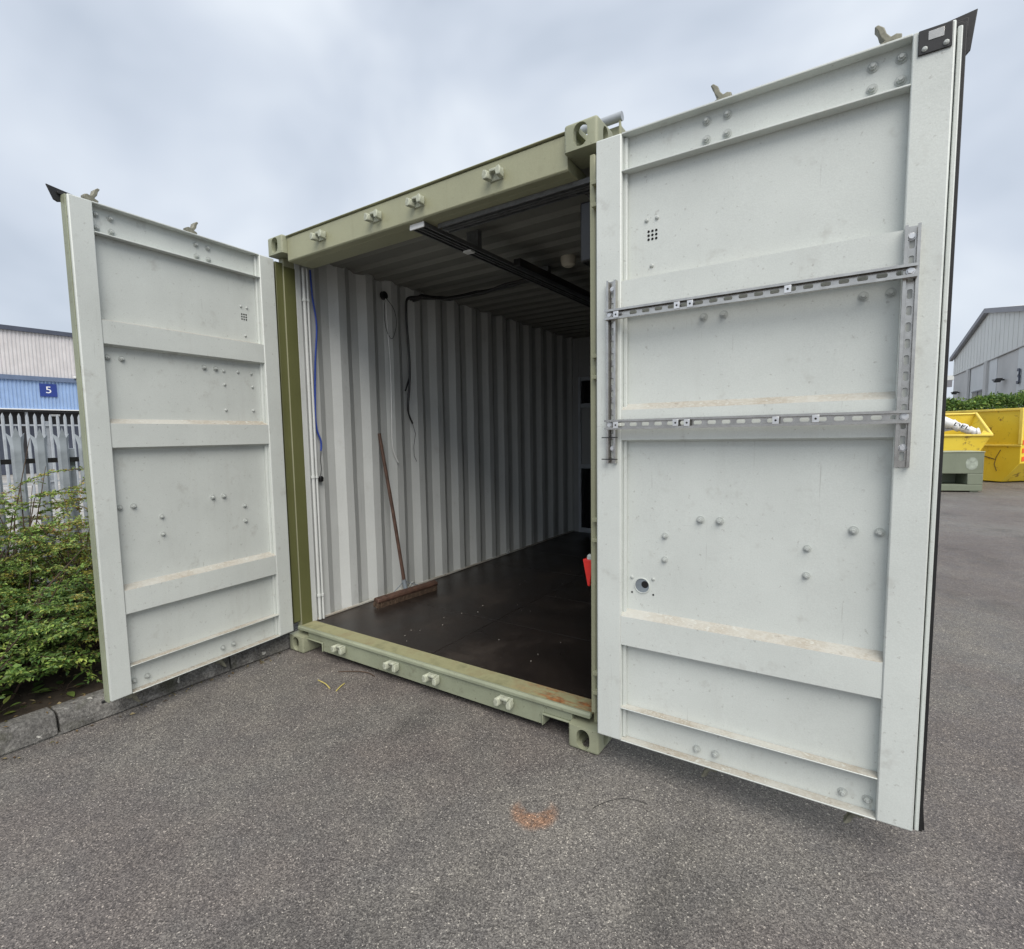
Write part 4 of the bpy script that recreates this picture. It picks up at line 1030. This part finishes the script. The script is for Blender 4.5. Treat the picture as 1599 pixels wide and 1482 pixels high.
def fence(x, y0, y1, base, h, w, pitch, tri, mat, railmat, rails, label, ph):
    root = tag(empty('palisade_fence', (x, (y0+y1)/2, base)), label, 'fence')
    p0 = pale_mesh('pale', mat, h, w, tri); p0.parent = root
    n_ = 0; y_ = y0+ph
    while y_ < y1:
        o = p0 if n_ == 0 else inst(p0, 'pale', root)
        o.location = (0.0, y_-(y0+y1)/2, random.uniform(-.008, .008)); o.rotation_euler = (0, 0, -math.pi/2+random.uniform(-.05, .05)); n_ += 1; y_ += pitch
    for z in rails:
        m_ = MB(); m_.box(-0.006, -0.0005, y0-(y0+y1)/2, y1-(y0+y1)/2, z-0.022, z+0.022); m_.box(-0.045, -0.0062, y0-(y0+y1)/2, y1-(y0+y1)/2, z+0.016, z+0.022); m_.build('rail', railmat, root)
    yy = y0+0.4
    while yy < y1:
        m_ = MB(); m_.box(-0.11, -0.05, yy-0.05-(y0+y1)/2, yy+0.05-(y0+y1)/2, 0, h-0.2); m_.build('post', mat, root, bevel=0.004); yy += 2.75
    return root
fence(-2.8, -3.5, 7.0, 0.10, 1.58, 0.086, 0.163, True, 'galv_near', 'black', (0.35, 1.275), 'near galvanised palisade fence with splayed points behind the shrubs', (-0.731+3.5) % 0.163)
fence(-15.0, -3.0, 9.0, 0.0, 2.33, 0.068, 0.162, False, 'galv_far', 'galv_far', (0.5, 2.02), 'far pale palisade fence in front of the blue and grey unit', (1.982+3.0) % 0.162)

# ================================================================== UNIT 5
u5 = tag(empty('industrial_unit', (-31, 10, 0)), 'industrial unit with grey and light blue ribbed cladding above a dark bay', 'building')
UY0, UY1, UX = -14.0, 40.0, -31.0
def ribs(name, mat, x, y0, y1, z0, z1, pitch, depth, parent, off):
    vs = []; fs = []; y_ = y0; pr_ = []
    while y_ < y1: pr_ += [(y_, 0), (y_+pitch*.30, 0), (y_+pitch*.42, depth), (y_+pitch*.88, depth)]; y_ += pitch
    m_ = MB()
    for yy, d_ in pr_: vs += [(x+d_-off.x, yy-off.y, z0-off.z), (x+d_-off.x, yy-off.y, z1-off.z)]
    for i in range(len(pr_)-1): fs.append((2*i, 2*i+2, 2*i+3, 2*i+1))
    m_.add(vs, fs); return m_.build(name, mat, parent, smooth=0, recalc=False)
OF = u5.location
ribs('upper_cladding', 'clad_grey', UX, UY0, UY1, 4.86, 7.0, 0.15, 0.035, u5, OF)
ribs('lower_cladding', 'clad_blue', UX, UY0, UY1, 3.25, 4.64, 0.15, 0.035, u5, OF)
def ub(name, mat, *a, par=None, bev=0):
    m_ = MB(); m_.box(a[0]-OF.x, a[1]-OF.x, a[2]-OF.y, a[3]-OF.y, a[4]-OF.z, a[5]-OF.z); return m_.build(name, mat, par or u5, bevel=bev)
ub('roof_fascia', 'slate_trim', UX-0.2, UX+0.16, UY0, UY1, 6.99, 7.20)
ub('roof', 'slate_trim', UX-18, UX-0.2, UY0, UY1, 6.9, 7.15)
ub('gutter_band', 'band_blue', UX-0.05, UX+0.14, UY0, UY1, 4.642, 4.858)
ub('drip_edge', 'sign_white', UX-0.05, UX+0.10, UY0, UY1, 3.20, 3.248)
ub('bay_wall', 'dark_bay', UX-0.9, UX-0.8, UY0, UY1, 0.0, 3.2)
ub('bay_soffit', 'dark_bay', UX-0.8, UX-0.06, UY0, UY1, 3.10, 3.18)
ub('back_wall', 'clad_grey', UX-18, UX-17.8, UY0, UY1, 0, 6.9); ub('side_wall', 'clad_grey', UX-17.8, UX-0.95, UY0, UY0+0.2, 0, 6.9); ub('side_wall', 'clad_grey', UX-17.8, UX-0.95, UY1-0.2, UY1, 0, 6.9)
for y_ in (6.55, 9.35, 12.2, 15.0, 3.8, 1.0):
    ub('bay_column', 'galv_far', UX-0.35, UX-0.2, y_, y_+0.10, 0, 3.099)
ub('bay_lamp', 'sign_white', UX-0.55, UX-0.42, 7.62, 8.0, 2.92, 3.02)
for y_ in (6.72, 9.52, 3.95): ub('roller_shutter', 'slate_trim', UX-0.79, UX-0.76, y_, y_+2.5, 0.02, 2.5)
s5 = empty('unit_sign', (UX+0.05, 7.475, 3.88)); tag(s5, 'square dark blue sign with a white number 5', 'sign')
m_ = MB(); m_.box(0, 0.03, -0.345, 0.345, 0.0, 0.64); m_.build('sign_board', 'sign_blue', s5, bevel=0.003)
text_mesh('number', '5', 0.48, 'sign_white', s5, Matrix.Translation((0.034, 0, 0.32)) @ Matrix(((0, 0, 1, 0), (1.15, 0, 0, 0), (0, 1, 0, 0), (0, 0, 0, 1))), 0.003)
sl = empty('security_light', (UX+0.15, 8.62, 4.84)); tag(sl, 'small white security light on the blue unit wall band', 'lamp')
m_ = MB(); m_.box(-0.01, 0.10, -0.10, 0.10, 0.02, 0.13); m_.build('lamp_head', 'white_plastic', sl, bevel=0.02)
m_ = MB(); m_.box(-0.012, 0.03, -0.03, 0.03, -0.05, 0.0199); m_.build('lamp_arm', 'slate_trim', sl)

# ================================================================== RIGHT SIDE: shed, hedge, skips, steel box
A0 = Vector((8.85, 53.0, 0)); EW = Vector((0.05178, -0.99866, 0)); NW = Vector((0.99866, 0.05178, 0))   # NW points into the shed
shed = tag(empty('industrial_shed', A0), 'pale grey gabled shed with concrete panels beyond the hedge', 'building')
TS = Matrix(((EW.x, NW.x, 0, 0), (EW.y, NW.y, 0, 0), (0, 0, 1, 0), (0, 0, 0, 1)))
AP, EV, TOP, WL = 10.4, 6.9, 8.68, 20.8
def sb(m_, name, mat, par=None, bevel=0): return m_.build(name, mat, par or shed, T=TS, bevel=bevel)
m_ = MB(); m_.prism([(0, 5.6), (WL, 5.6), (WL, EV), (AP, TOP), (0, EV)], 0.0, 0.3, lambda a, b, h: (a, h, b)); gc = sb(m_, 'gable_cladding', 'shed_clad')
y_ = 0.6
while y_ < WL-0.4:       # standing seams of the cladding
    zt_ = EV+(TOP-EV)*(1-abs(y_-AP)/AP)-0.05
    m_ = MB(); m_.box(y_-0.02, y_+0.02, -0.014, -0.002, 5.62, zt_); sb(m_, 'cladding_seam', 'shed_clad', gc); y_ += 0.9
edges = [0, 5.45, 10.6, 12.75, 16.85, WL]
for i in range(5):
    m_ = MB(); m_.box(edges[i]+0.03, edges[i+1]-0.03, 0.05+0.03*(i % 2), 0.3, 0, 5.56); sb(m_, 'wall_panel', ['shed_panel', 'shed_panel', 'shed_panel', 'shed_dark', 'shed_panel'][i] if i else 'shed_dark', bevel=0.02)
for e_ in (5.45, 10.6):
    m_ = MB(); m_.box(e_-0.35, e_+0.35, -0.08, 0.048, 0, 5.58); sb(m_, 'pilaster', 'shed_dark')
m_ = MB(); m_.box(0, WL, -0.03, 0.31, 5.561, 5.599); sb(m_, 'panel_capping', 'shed_dark')
m_ = MB(); m_.prism([(-0.3, EV-0.15), (AP, TOP-0.12), (WL+0.3, EV-0.15), (WL+0.3, EV+0.12), (AP, TOP+0.16), (-0.3, EV+0.12)], -0.25, -0.04, lambda a, b, h: (a, h, b)); sb(m_, 'barge_board', 'shed_trim')
m_ = MB(); m_.prism([(-0.3, EV+0.02), (AP, TOP+0.02), (WL+0.3, EV+0.02), (WL+0.3, EV+0.10), (AP, TOP+0.14), (-0.3, EV+0.10)], -0.039, 26, lambda a, b, h: (a, h, b)); sb(m_, 'roof', 'shed_clad')
m_ = MB(); m_.box(-0.02, 0.25, 0.31, 25.5, 0, EV); sb(m_, 'side_wall', 'shed_clad'); m_ = MB(); m_.box(WL-0.25, WL, 0.31, 25.5, 0, EV); sb(m_, 'side_wall', 'shed_clad')
m_ = MB(); m_.box(6.75, 9.9, 0.03, 0.075, 2.9, 3.86); wd_ = sb(m_, 'window', 'glass')
m_ = MB(); m_.box(6.70, 9.95, 0.0, 0.049, 3.861, 3.93); m_.box(8.28, 8.36, 0.0, 0.029, 2.9, 3.86); sb(m_, 'window_frame', 'shed_trim', wd_)
for t_, lab in ((14.55, 'dark wall lamp on the shed to the right of the window'), (2.5, 'dark wall lamp at the far corner of the shed')):
    q = A0 + EW*t_ + Vector((0, 0, 4.15)) - NW*0.0
    L0 = tag(empty('wall_lamp', q), lab, 'lamp')
    m_ = MB(); m_.prism([(-0.55, 0.05), (-0.2, -0.04), (0, -0.14), (0.25, -0.04), (0.55, 0.06), (0.2, 0.05), (0, 0.02), (-0.2, 0.06)], -0.40, -0.12, lambda a, b, h: (a, h, b)); m_.build('lamp_head', 'black', L0, T=TS)
    m_ = MB(); m_.box(-0.05, 0.05, -0.119, 0.05, -0.05, 0.03); m_.build('lamp_arm', 'black', L0, T=TS)
t3 = text_mesh('unit_number', '3', 1.15, 'slate_trim', None, Matrix.Translation(A0 + EW*17.45 + Vector((0, 0, 4.05)) - NW*0.02) @ TS @ Matrix(((1, 0, 0, 0), (0, 0, -1, 0), (0, 1, 0, 0), (0, 0, 0, 1))), 0.03)
tag(t3, 'dark number 3 on the grey shed wall at the right edge', 'number')
ax = tag(empty('annex_building', (7.0, 58.0, 0)), 'low grey flat roofed annex beyond the far corner of the shed', 'building')
for nm, mt, a in (('wall', 'shed_panel', (0.6, 1.9, 0.5, 9, 0, 5.0)), ('roof', 'shed_clad', (-3.0, 2.4, 0, 10, 5.62, 6.0)), ('roof_fascia', 'shed_trim', (-2.9, 2.3, -0.05, 0.2, 5.02, 5.6)), ('post', 'shed_trim', (1.35, 1.6, 0.0, 0.25, 0, 5.0)), ('wall', 'shed_panel', (-3, 0.5, 0.5, 9, 0, 5.0))):
    m_ = MB(); m_.box(*a); m_.build(nm, mt, ax)

# hedge: many leaves over a woody core
hg = tag(empty('hedge', (7.5, 27.5, 0)), 'clipped green hedge in front of the grey shed', 'hedge')
lv = Leaves()
hd0 = Vector((2.0, 23.6, 0)); hd1 = Vector((16.0, 33.2, 0)); hdv = (hd1-hd0).normalized(); hnv = Vector((hdv.y, -hdv.x, 0)); hl = (hd1-hd0).length
for k in range(42000):
    u = random.random()*hl; hz_ = 2.40+0.30*math.sin(u*.7+1)*.4+0.035*u-0.0+0.10*math.sin(u*3.1)+random.gauss(0, .06)
    face = random.random()
    if face < .62: w = 0.55+random.gauss(0, .10); z = 0.2+(hz_-0.2)*math.sqrt(random.random())
    else: w = random.uniform(-.6, .6); z = hz_+random.gauss(0, .05)
    p = hd0+hdv*u+hnv*w+Vector((0, 0, z))-hg.location
    d = hnv*random.uniform(.1, .9)+Vector((0, 0, random.uniform(-.3, .8)))+rv()*.5
    lv.leaf(p, d, Vector((0, 0, 1))+rv()*.5, random.uniform(.10, .18), random.uniform(.05, .08), vcol('green' if random.random() < .8 else 'lime'))
lv.build('foliage', hg)
m_ = MB()
for u in range(0, int(hl), 1):
    q = hd0+hdv*(u+.5)-hg.location; m_.tube([q, q+Vector((0.05, 0.03, 1.2)), q+Vector((0, 0, 2.3))], [0.06, 0.05, 0.02], 6)
m_.build('stem', 'bark', hg)
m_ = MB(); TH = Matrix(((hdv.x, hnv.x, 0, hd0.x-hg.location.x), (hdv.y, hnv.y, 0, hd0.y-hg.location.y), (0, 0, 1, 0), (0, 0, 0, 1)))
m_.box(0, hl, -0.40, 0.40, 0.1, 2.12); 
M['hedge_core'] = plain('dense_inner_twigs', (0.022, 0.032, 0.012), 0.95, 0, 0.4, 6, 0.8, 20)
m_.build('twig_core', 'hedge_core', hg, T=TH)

# nearer skip: open, low front rim, high back
EX = Vector((0.998, 0.06, 0)); EN = Vector((-0.06, 0.998, 0))    # along / away
def frame(o): return Matrix(((EX.x, EN.x, 0, o[0]), (EX.y, EN.y, 0, o[1]), (0, 0, 1, o[2]), (0, 0, 0, 1)))
so = (6.04, 16.01, 0)
s1 = tag(empty('waste_skip', so), 'open yellow skip with low front rim holding a white sack', 'skip')
F1 = Matrix.Translation(-Vector(so)) @ frame(so)
LS, DS, RZ, BZ2 = 3.3, 1.62, 1.30, 1.905
x1 = -0.02
def sheet(m_, q, t=0.02, mi=0):
    a, b, c = (Vector(v) for v in q[:3]); nn = (b-a).cross(c-a).normalized()*t
    m_.add([*q, *[tuple(Vector(v)+nn) for v in q]], [(0, 1, 2, 3), (7, 6, 5, 4), (0, 4, 5, 1), (1, 5, 6, 2), (2, 6, 7, 3), (3, 7, 4, 0)], mi)
m_ = MB()
sheet(m_, [(-LS+0.55, 0.0, 0.05), (-0.62, 0.0, 0.05), (x1, 0, RZ), (-LS, 0, RZ)])                      # front
sheet(m_, [(-LS+0.55, DS, 0.05), (-LS, DS, BZ2), (-0.02, DS, BZ2), (-0.62, DS, 0.05)])               # back
sheet(m_, [(-0.62, 0, 0.05), (-0.62, DS, 0.05), (-0.02, DS, BZ2), (x1, 0, RZ)])                       # right end
sheet(m_, [(-LS+0.55, 0, 0.05), (-LS, 0, RZ), (-LS, DS, BZ2), (-LS+0.55, DS, 0.05)])                 # left end
sheet(m_, [(-LS+0.55, 0, 0.05), (-LS+0.55, DS, 0.05), (-0.62, DS, 0.05), (-0.62, 0, 0.05)])
m_.build('skip_body', 'skip', s1, T=F1, smooth=0)
m_ = MB(); m_.box(-LS, 0.03, -0.06, 0.03, RZ, RZ+0.05); m_.tube([(0.02, -0.01, RZ+0.02), (-0.01, DS, BZ2+0.01)], 0.035, 8); m_.tube([(-LS, 0, RZ+0.02), (-LS, DS, BZ2+0.01)], 0.035, 8); m_.tube([(-LS, DS, BZ2), (-0.02, DS, BZ2)], 0.03, 8)
m_.build('skip_rim', 'skip_rim', s1, T=F1, bevel=0.008)
m_ = MB(); m_.prism([(-0.14, 0.10), (0.02, 0.0), (-0.19, 0.0)], -0.01, 0.02, lambda a, b, h: (a, h+0.03, RZ+0.05+b)); m_.build('corner_gusset', 'skip_rim', s1, T=F1)
m_ = MB(); m_.prism([(-0.33, 1.19), (-0.20, 1.19), (-0.37, 0.90), (-0.50, 0.90)][::-1], -0.012, -0.003, lambda a, b, h: (a, h, b)); m_.build('reflective_chevron', 'orange', s1, T=F1)
m_ = MB(); m_.prism([(-0.275, 1.10), (-0.255, 1.13), (-0.345, 1.0), (-0.365, 0.965)], -0.016, -0.0125, lambda a, b, h: (a, h, b)); m_.build('reflective_chevron', 'skip_rim', s1, T=F1)

# white sack and grey board in that skip
q0 = Vector((5.30, 16.60, 1.62)); q1 = Vector((5.82, 16.47, 1.385))
wk = tag(empty('rubble_sack', q0), 'white rolled sack with black lettering lying in the open skip', 'sack')
m_ = MB(); dq = (q1-q0); N_ = 14
pts = [dq*(i/(N_-1)) + Vector((0, 0, 0.015*math.sin(i*1.3))) for i in range(N_)]
m_.tube([-dq*0.6+Vector((0, 0, .03)), -dq*0.25]+pts, [0.13, 0.14]+[0.125+0.014*math.sin(i*2.1)-0.0025*i for i in range(N_)], 14)
m_.tube([dq*0.97, dq*1.06+Vector((0, 0, 0.02)), dq*1.14+Vector((0, 0, 0.05))], [0.09, 0.13, 0.10], 9)
m_.build('sack_roll', 'sack', wk)
dn = dq.normalized(); upv = Vector((0, 0, 1)); vw = -EN; vw = (vw - dn*vw.dot(dn)).normalized(); u3 = vw.cross(dn)
if u3.z < 0: u3 = -u3
text_mesh('lettering', 'DEL', 0.13, 'black', wk, Matrix.Translation(dq*0.42 + vw*0.112 + u3*0.03) @ Matrix(((dn.x, u3.x, vw.x, 0), (dn.y, u3.y, vw.y, 0), (dn.z, u3.z, vw.z, 0), (0, 0, 0, 1))) @ Matrix.Diagonal((1.6, 1, 1, 1)), 0.004)
bd0 = Vector((so[0], so[1], 0)) + EX*(-0.75) + EN*0.75 + Vector((0, 0, 1.50))
m_ = MB(); m_.box(-0.30, 0.40, -0.2, 0.2, -0.02, 0.02); o = m_.build('scrap_board', 'shed_trim'); o.location = bd0; o.rotation_euler = (R(10), R(-12), math.atan2(EX.y, EX.x)); tag(o, 'grey board sticking out of the open skip behind the sack', 'board')
bd1 = Vector((so[0], so[1], 0)) + EX*(-1.5) + EN*0.8
m_ = MB()
for k in range(60):
    a, b, c = random.uniform(-1.0, 0.75), random.uniform(-.42, .42), random.uniform(0.3, 1.12)
    r_ = random.uniform(.10, .2); m_.box(a*1-r_, a+r_, b-r_*.6, b+r_*.6, c-0.1, c+0.1, 0, Matrix.Rotation(random.uniform(-.08, .08), 4, 'X'))
o = m_.build('rubble', 'galv_far'); o.location = bd1; o.rotation_euler = (0, 0, math.atan2(EX.y, EX.x)); o['kind'] = 'stuff'; o['label'] = 'pale mixed rubble filling the open skip'; o['category'] = 'rubble'

# larger skip behind: tall side, sloping ends
bo = (6.80, 17.10, 0)
BX = Vector((0.70, -0.714, 0)); BN = Vector((0.714, 0.70, 0))
F2 = Matrix(((BX.x, BN.x, 0, 0), (BX.y, BN.y, 0, 0), (0, 0, 1, 0), (0, 0, 0, 1)))
s2 = tag(empty('waste_skip', bo), 'tall scratched yellow skip with sloping end and orange chevrons', 'skip')
L2, D2, H2 = 3.6, 1.8, 1.955
m_ = MB()
m_.prism([(-L2+0.5, 0.03), (-0.42, 0.03), (0.0, 0.55), (0.0, 1.02), (-L2, 1.02), (-L2, 0.55)], 0, D2, lambda a, b, h: (a, h, b))
m_.build('skip_body', 'skip', s2, T=F2, bevel=0.01)
m_ = MB(); m_.prism([(-L2, 1.0205), (0.0, 1.0205), (0.0, H2), (-L2, H2)], 0.015, 0.05, lambda a, b, h: (a, h, b)); m_.box(-0.04, 0.0, 0.0502, D2, 1.0205, H2); m_.box(-L2, 0, D2-0.04, D2-0.001, 1.0205, H2); m_.box(-L2, -L2+0.04, 0.0502, D2-0.04, 1.0205, H2)
m_.build('side_sheet', 'skip', s2, T=F2)
m_ = MB(); m_.box(-L2, 0.02, -0.03, 0.06, H2-0.0, H2+0.06); m_.box(-0.05, 0.03, -0.035, 0.012, 1.06, H2-0.001); m_.box(-L2, 0.02, -0.03, 0.012, 1.0, 1.05)
for a in (-1.25, -2.4): m_.box(a, a+0.07, -0.03, 0.012, 1.0505, H2-0.001)
m_.build('skip_rim', 'skip_rim', s2, T=F2, bevel=0.008)
for k in range(3):
    m_ = MB(); z0 = 0.60+k*0.22
    m_.prism([(0.05, z0), (0.75, z0+0.15), (0.75, z0+0.27), (0.05, z0+0.12)], 0.003, 0.012, lambda a, b, h: (h, a, b)); m_.build('reflective_chevron', 'orange', s2, T=F2)
m_ = MB(); m_.tube([(-0.55, -0.004, 0.32), (-0.62, -0.005, 0.5), (-0.58, -0.005, 0.7), (-0.48, -0.004, 0.9)], 0.008, 6); m_.tube([(-0.9, -0.004, 0.72), (-0.62, -0.004, 0.64)], 0.012, 6); m_.build('weld_bead', 'bark', s2, T=F2)

# low green steel box with a dark slot
go = (5.72, 14.37, 0)
GX = Vector((0.95, 0.312, 0)); GN = Vector((-0.312, 0.95, 0))
F3 = Matrix(((GX.x, GN.x, 0, 0), (GX.y, GN.y, 0, 0), (0, 0, 1, 0), (0, 0, 0, 1)))
gb = tag(empty('steel_box', go), 'low sage green steel box with a dark slot in its side', 'box')
m_ = MB(); LB = 2.6
m_.box(-LB, 0, 0.0, 0.60, 0.44, 0.94); m_.box(-LB, 0, 0.0, 0.60, 0.03, 0.18); m_.box(-0.31, 0, 0.0, 0.60, 0.1802, 0.4398); m_.box(-LB, -1.5, 0.0, 0.60, 0.1802, 0.4398); m_.box(-1.5, -0.31, 0.50, 0.60, 0.1802, 0.4398)
m_.build('box_body', 'box_green', gb, T=F3, bevel=0.012)
m_ = MB(); m_.box(-LB, 0.01, -0.012, 0.61, 0.9402, 0.965); m_.build('lid', 'cast_paint', gb, T=F3, bevel=0.006)
for a in (-0.15, -LB+0.15):
    m_ = MB(); m_.box(a-0.08, a+0.08, 0.03, 0.5, 0.0, 0.0298); m_.build('foot', 'box_green', gb, T=F3)
m_ = MB(); m_.prism(obround(-0.24, 0.68, 0.12, 0.15, 5), -0.003, -0.001, lambda a, b, h: (a, h, b)); m_.build('scuffed_patch', 'scuff', gb, T=F3)
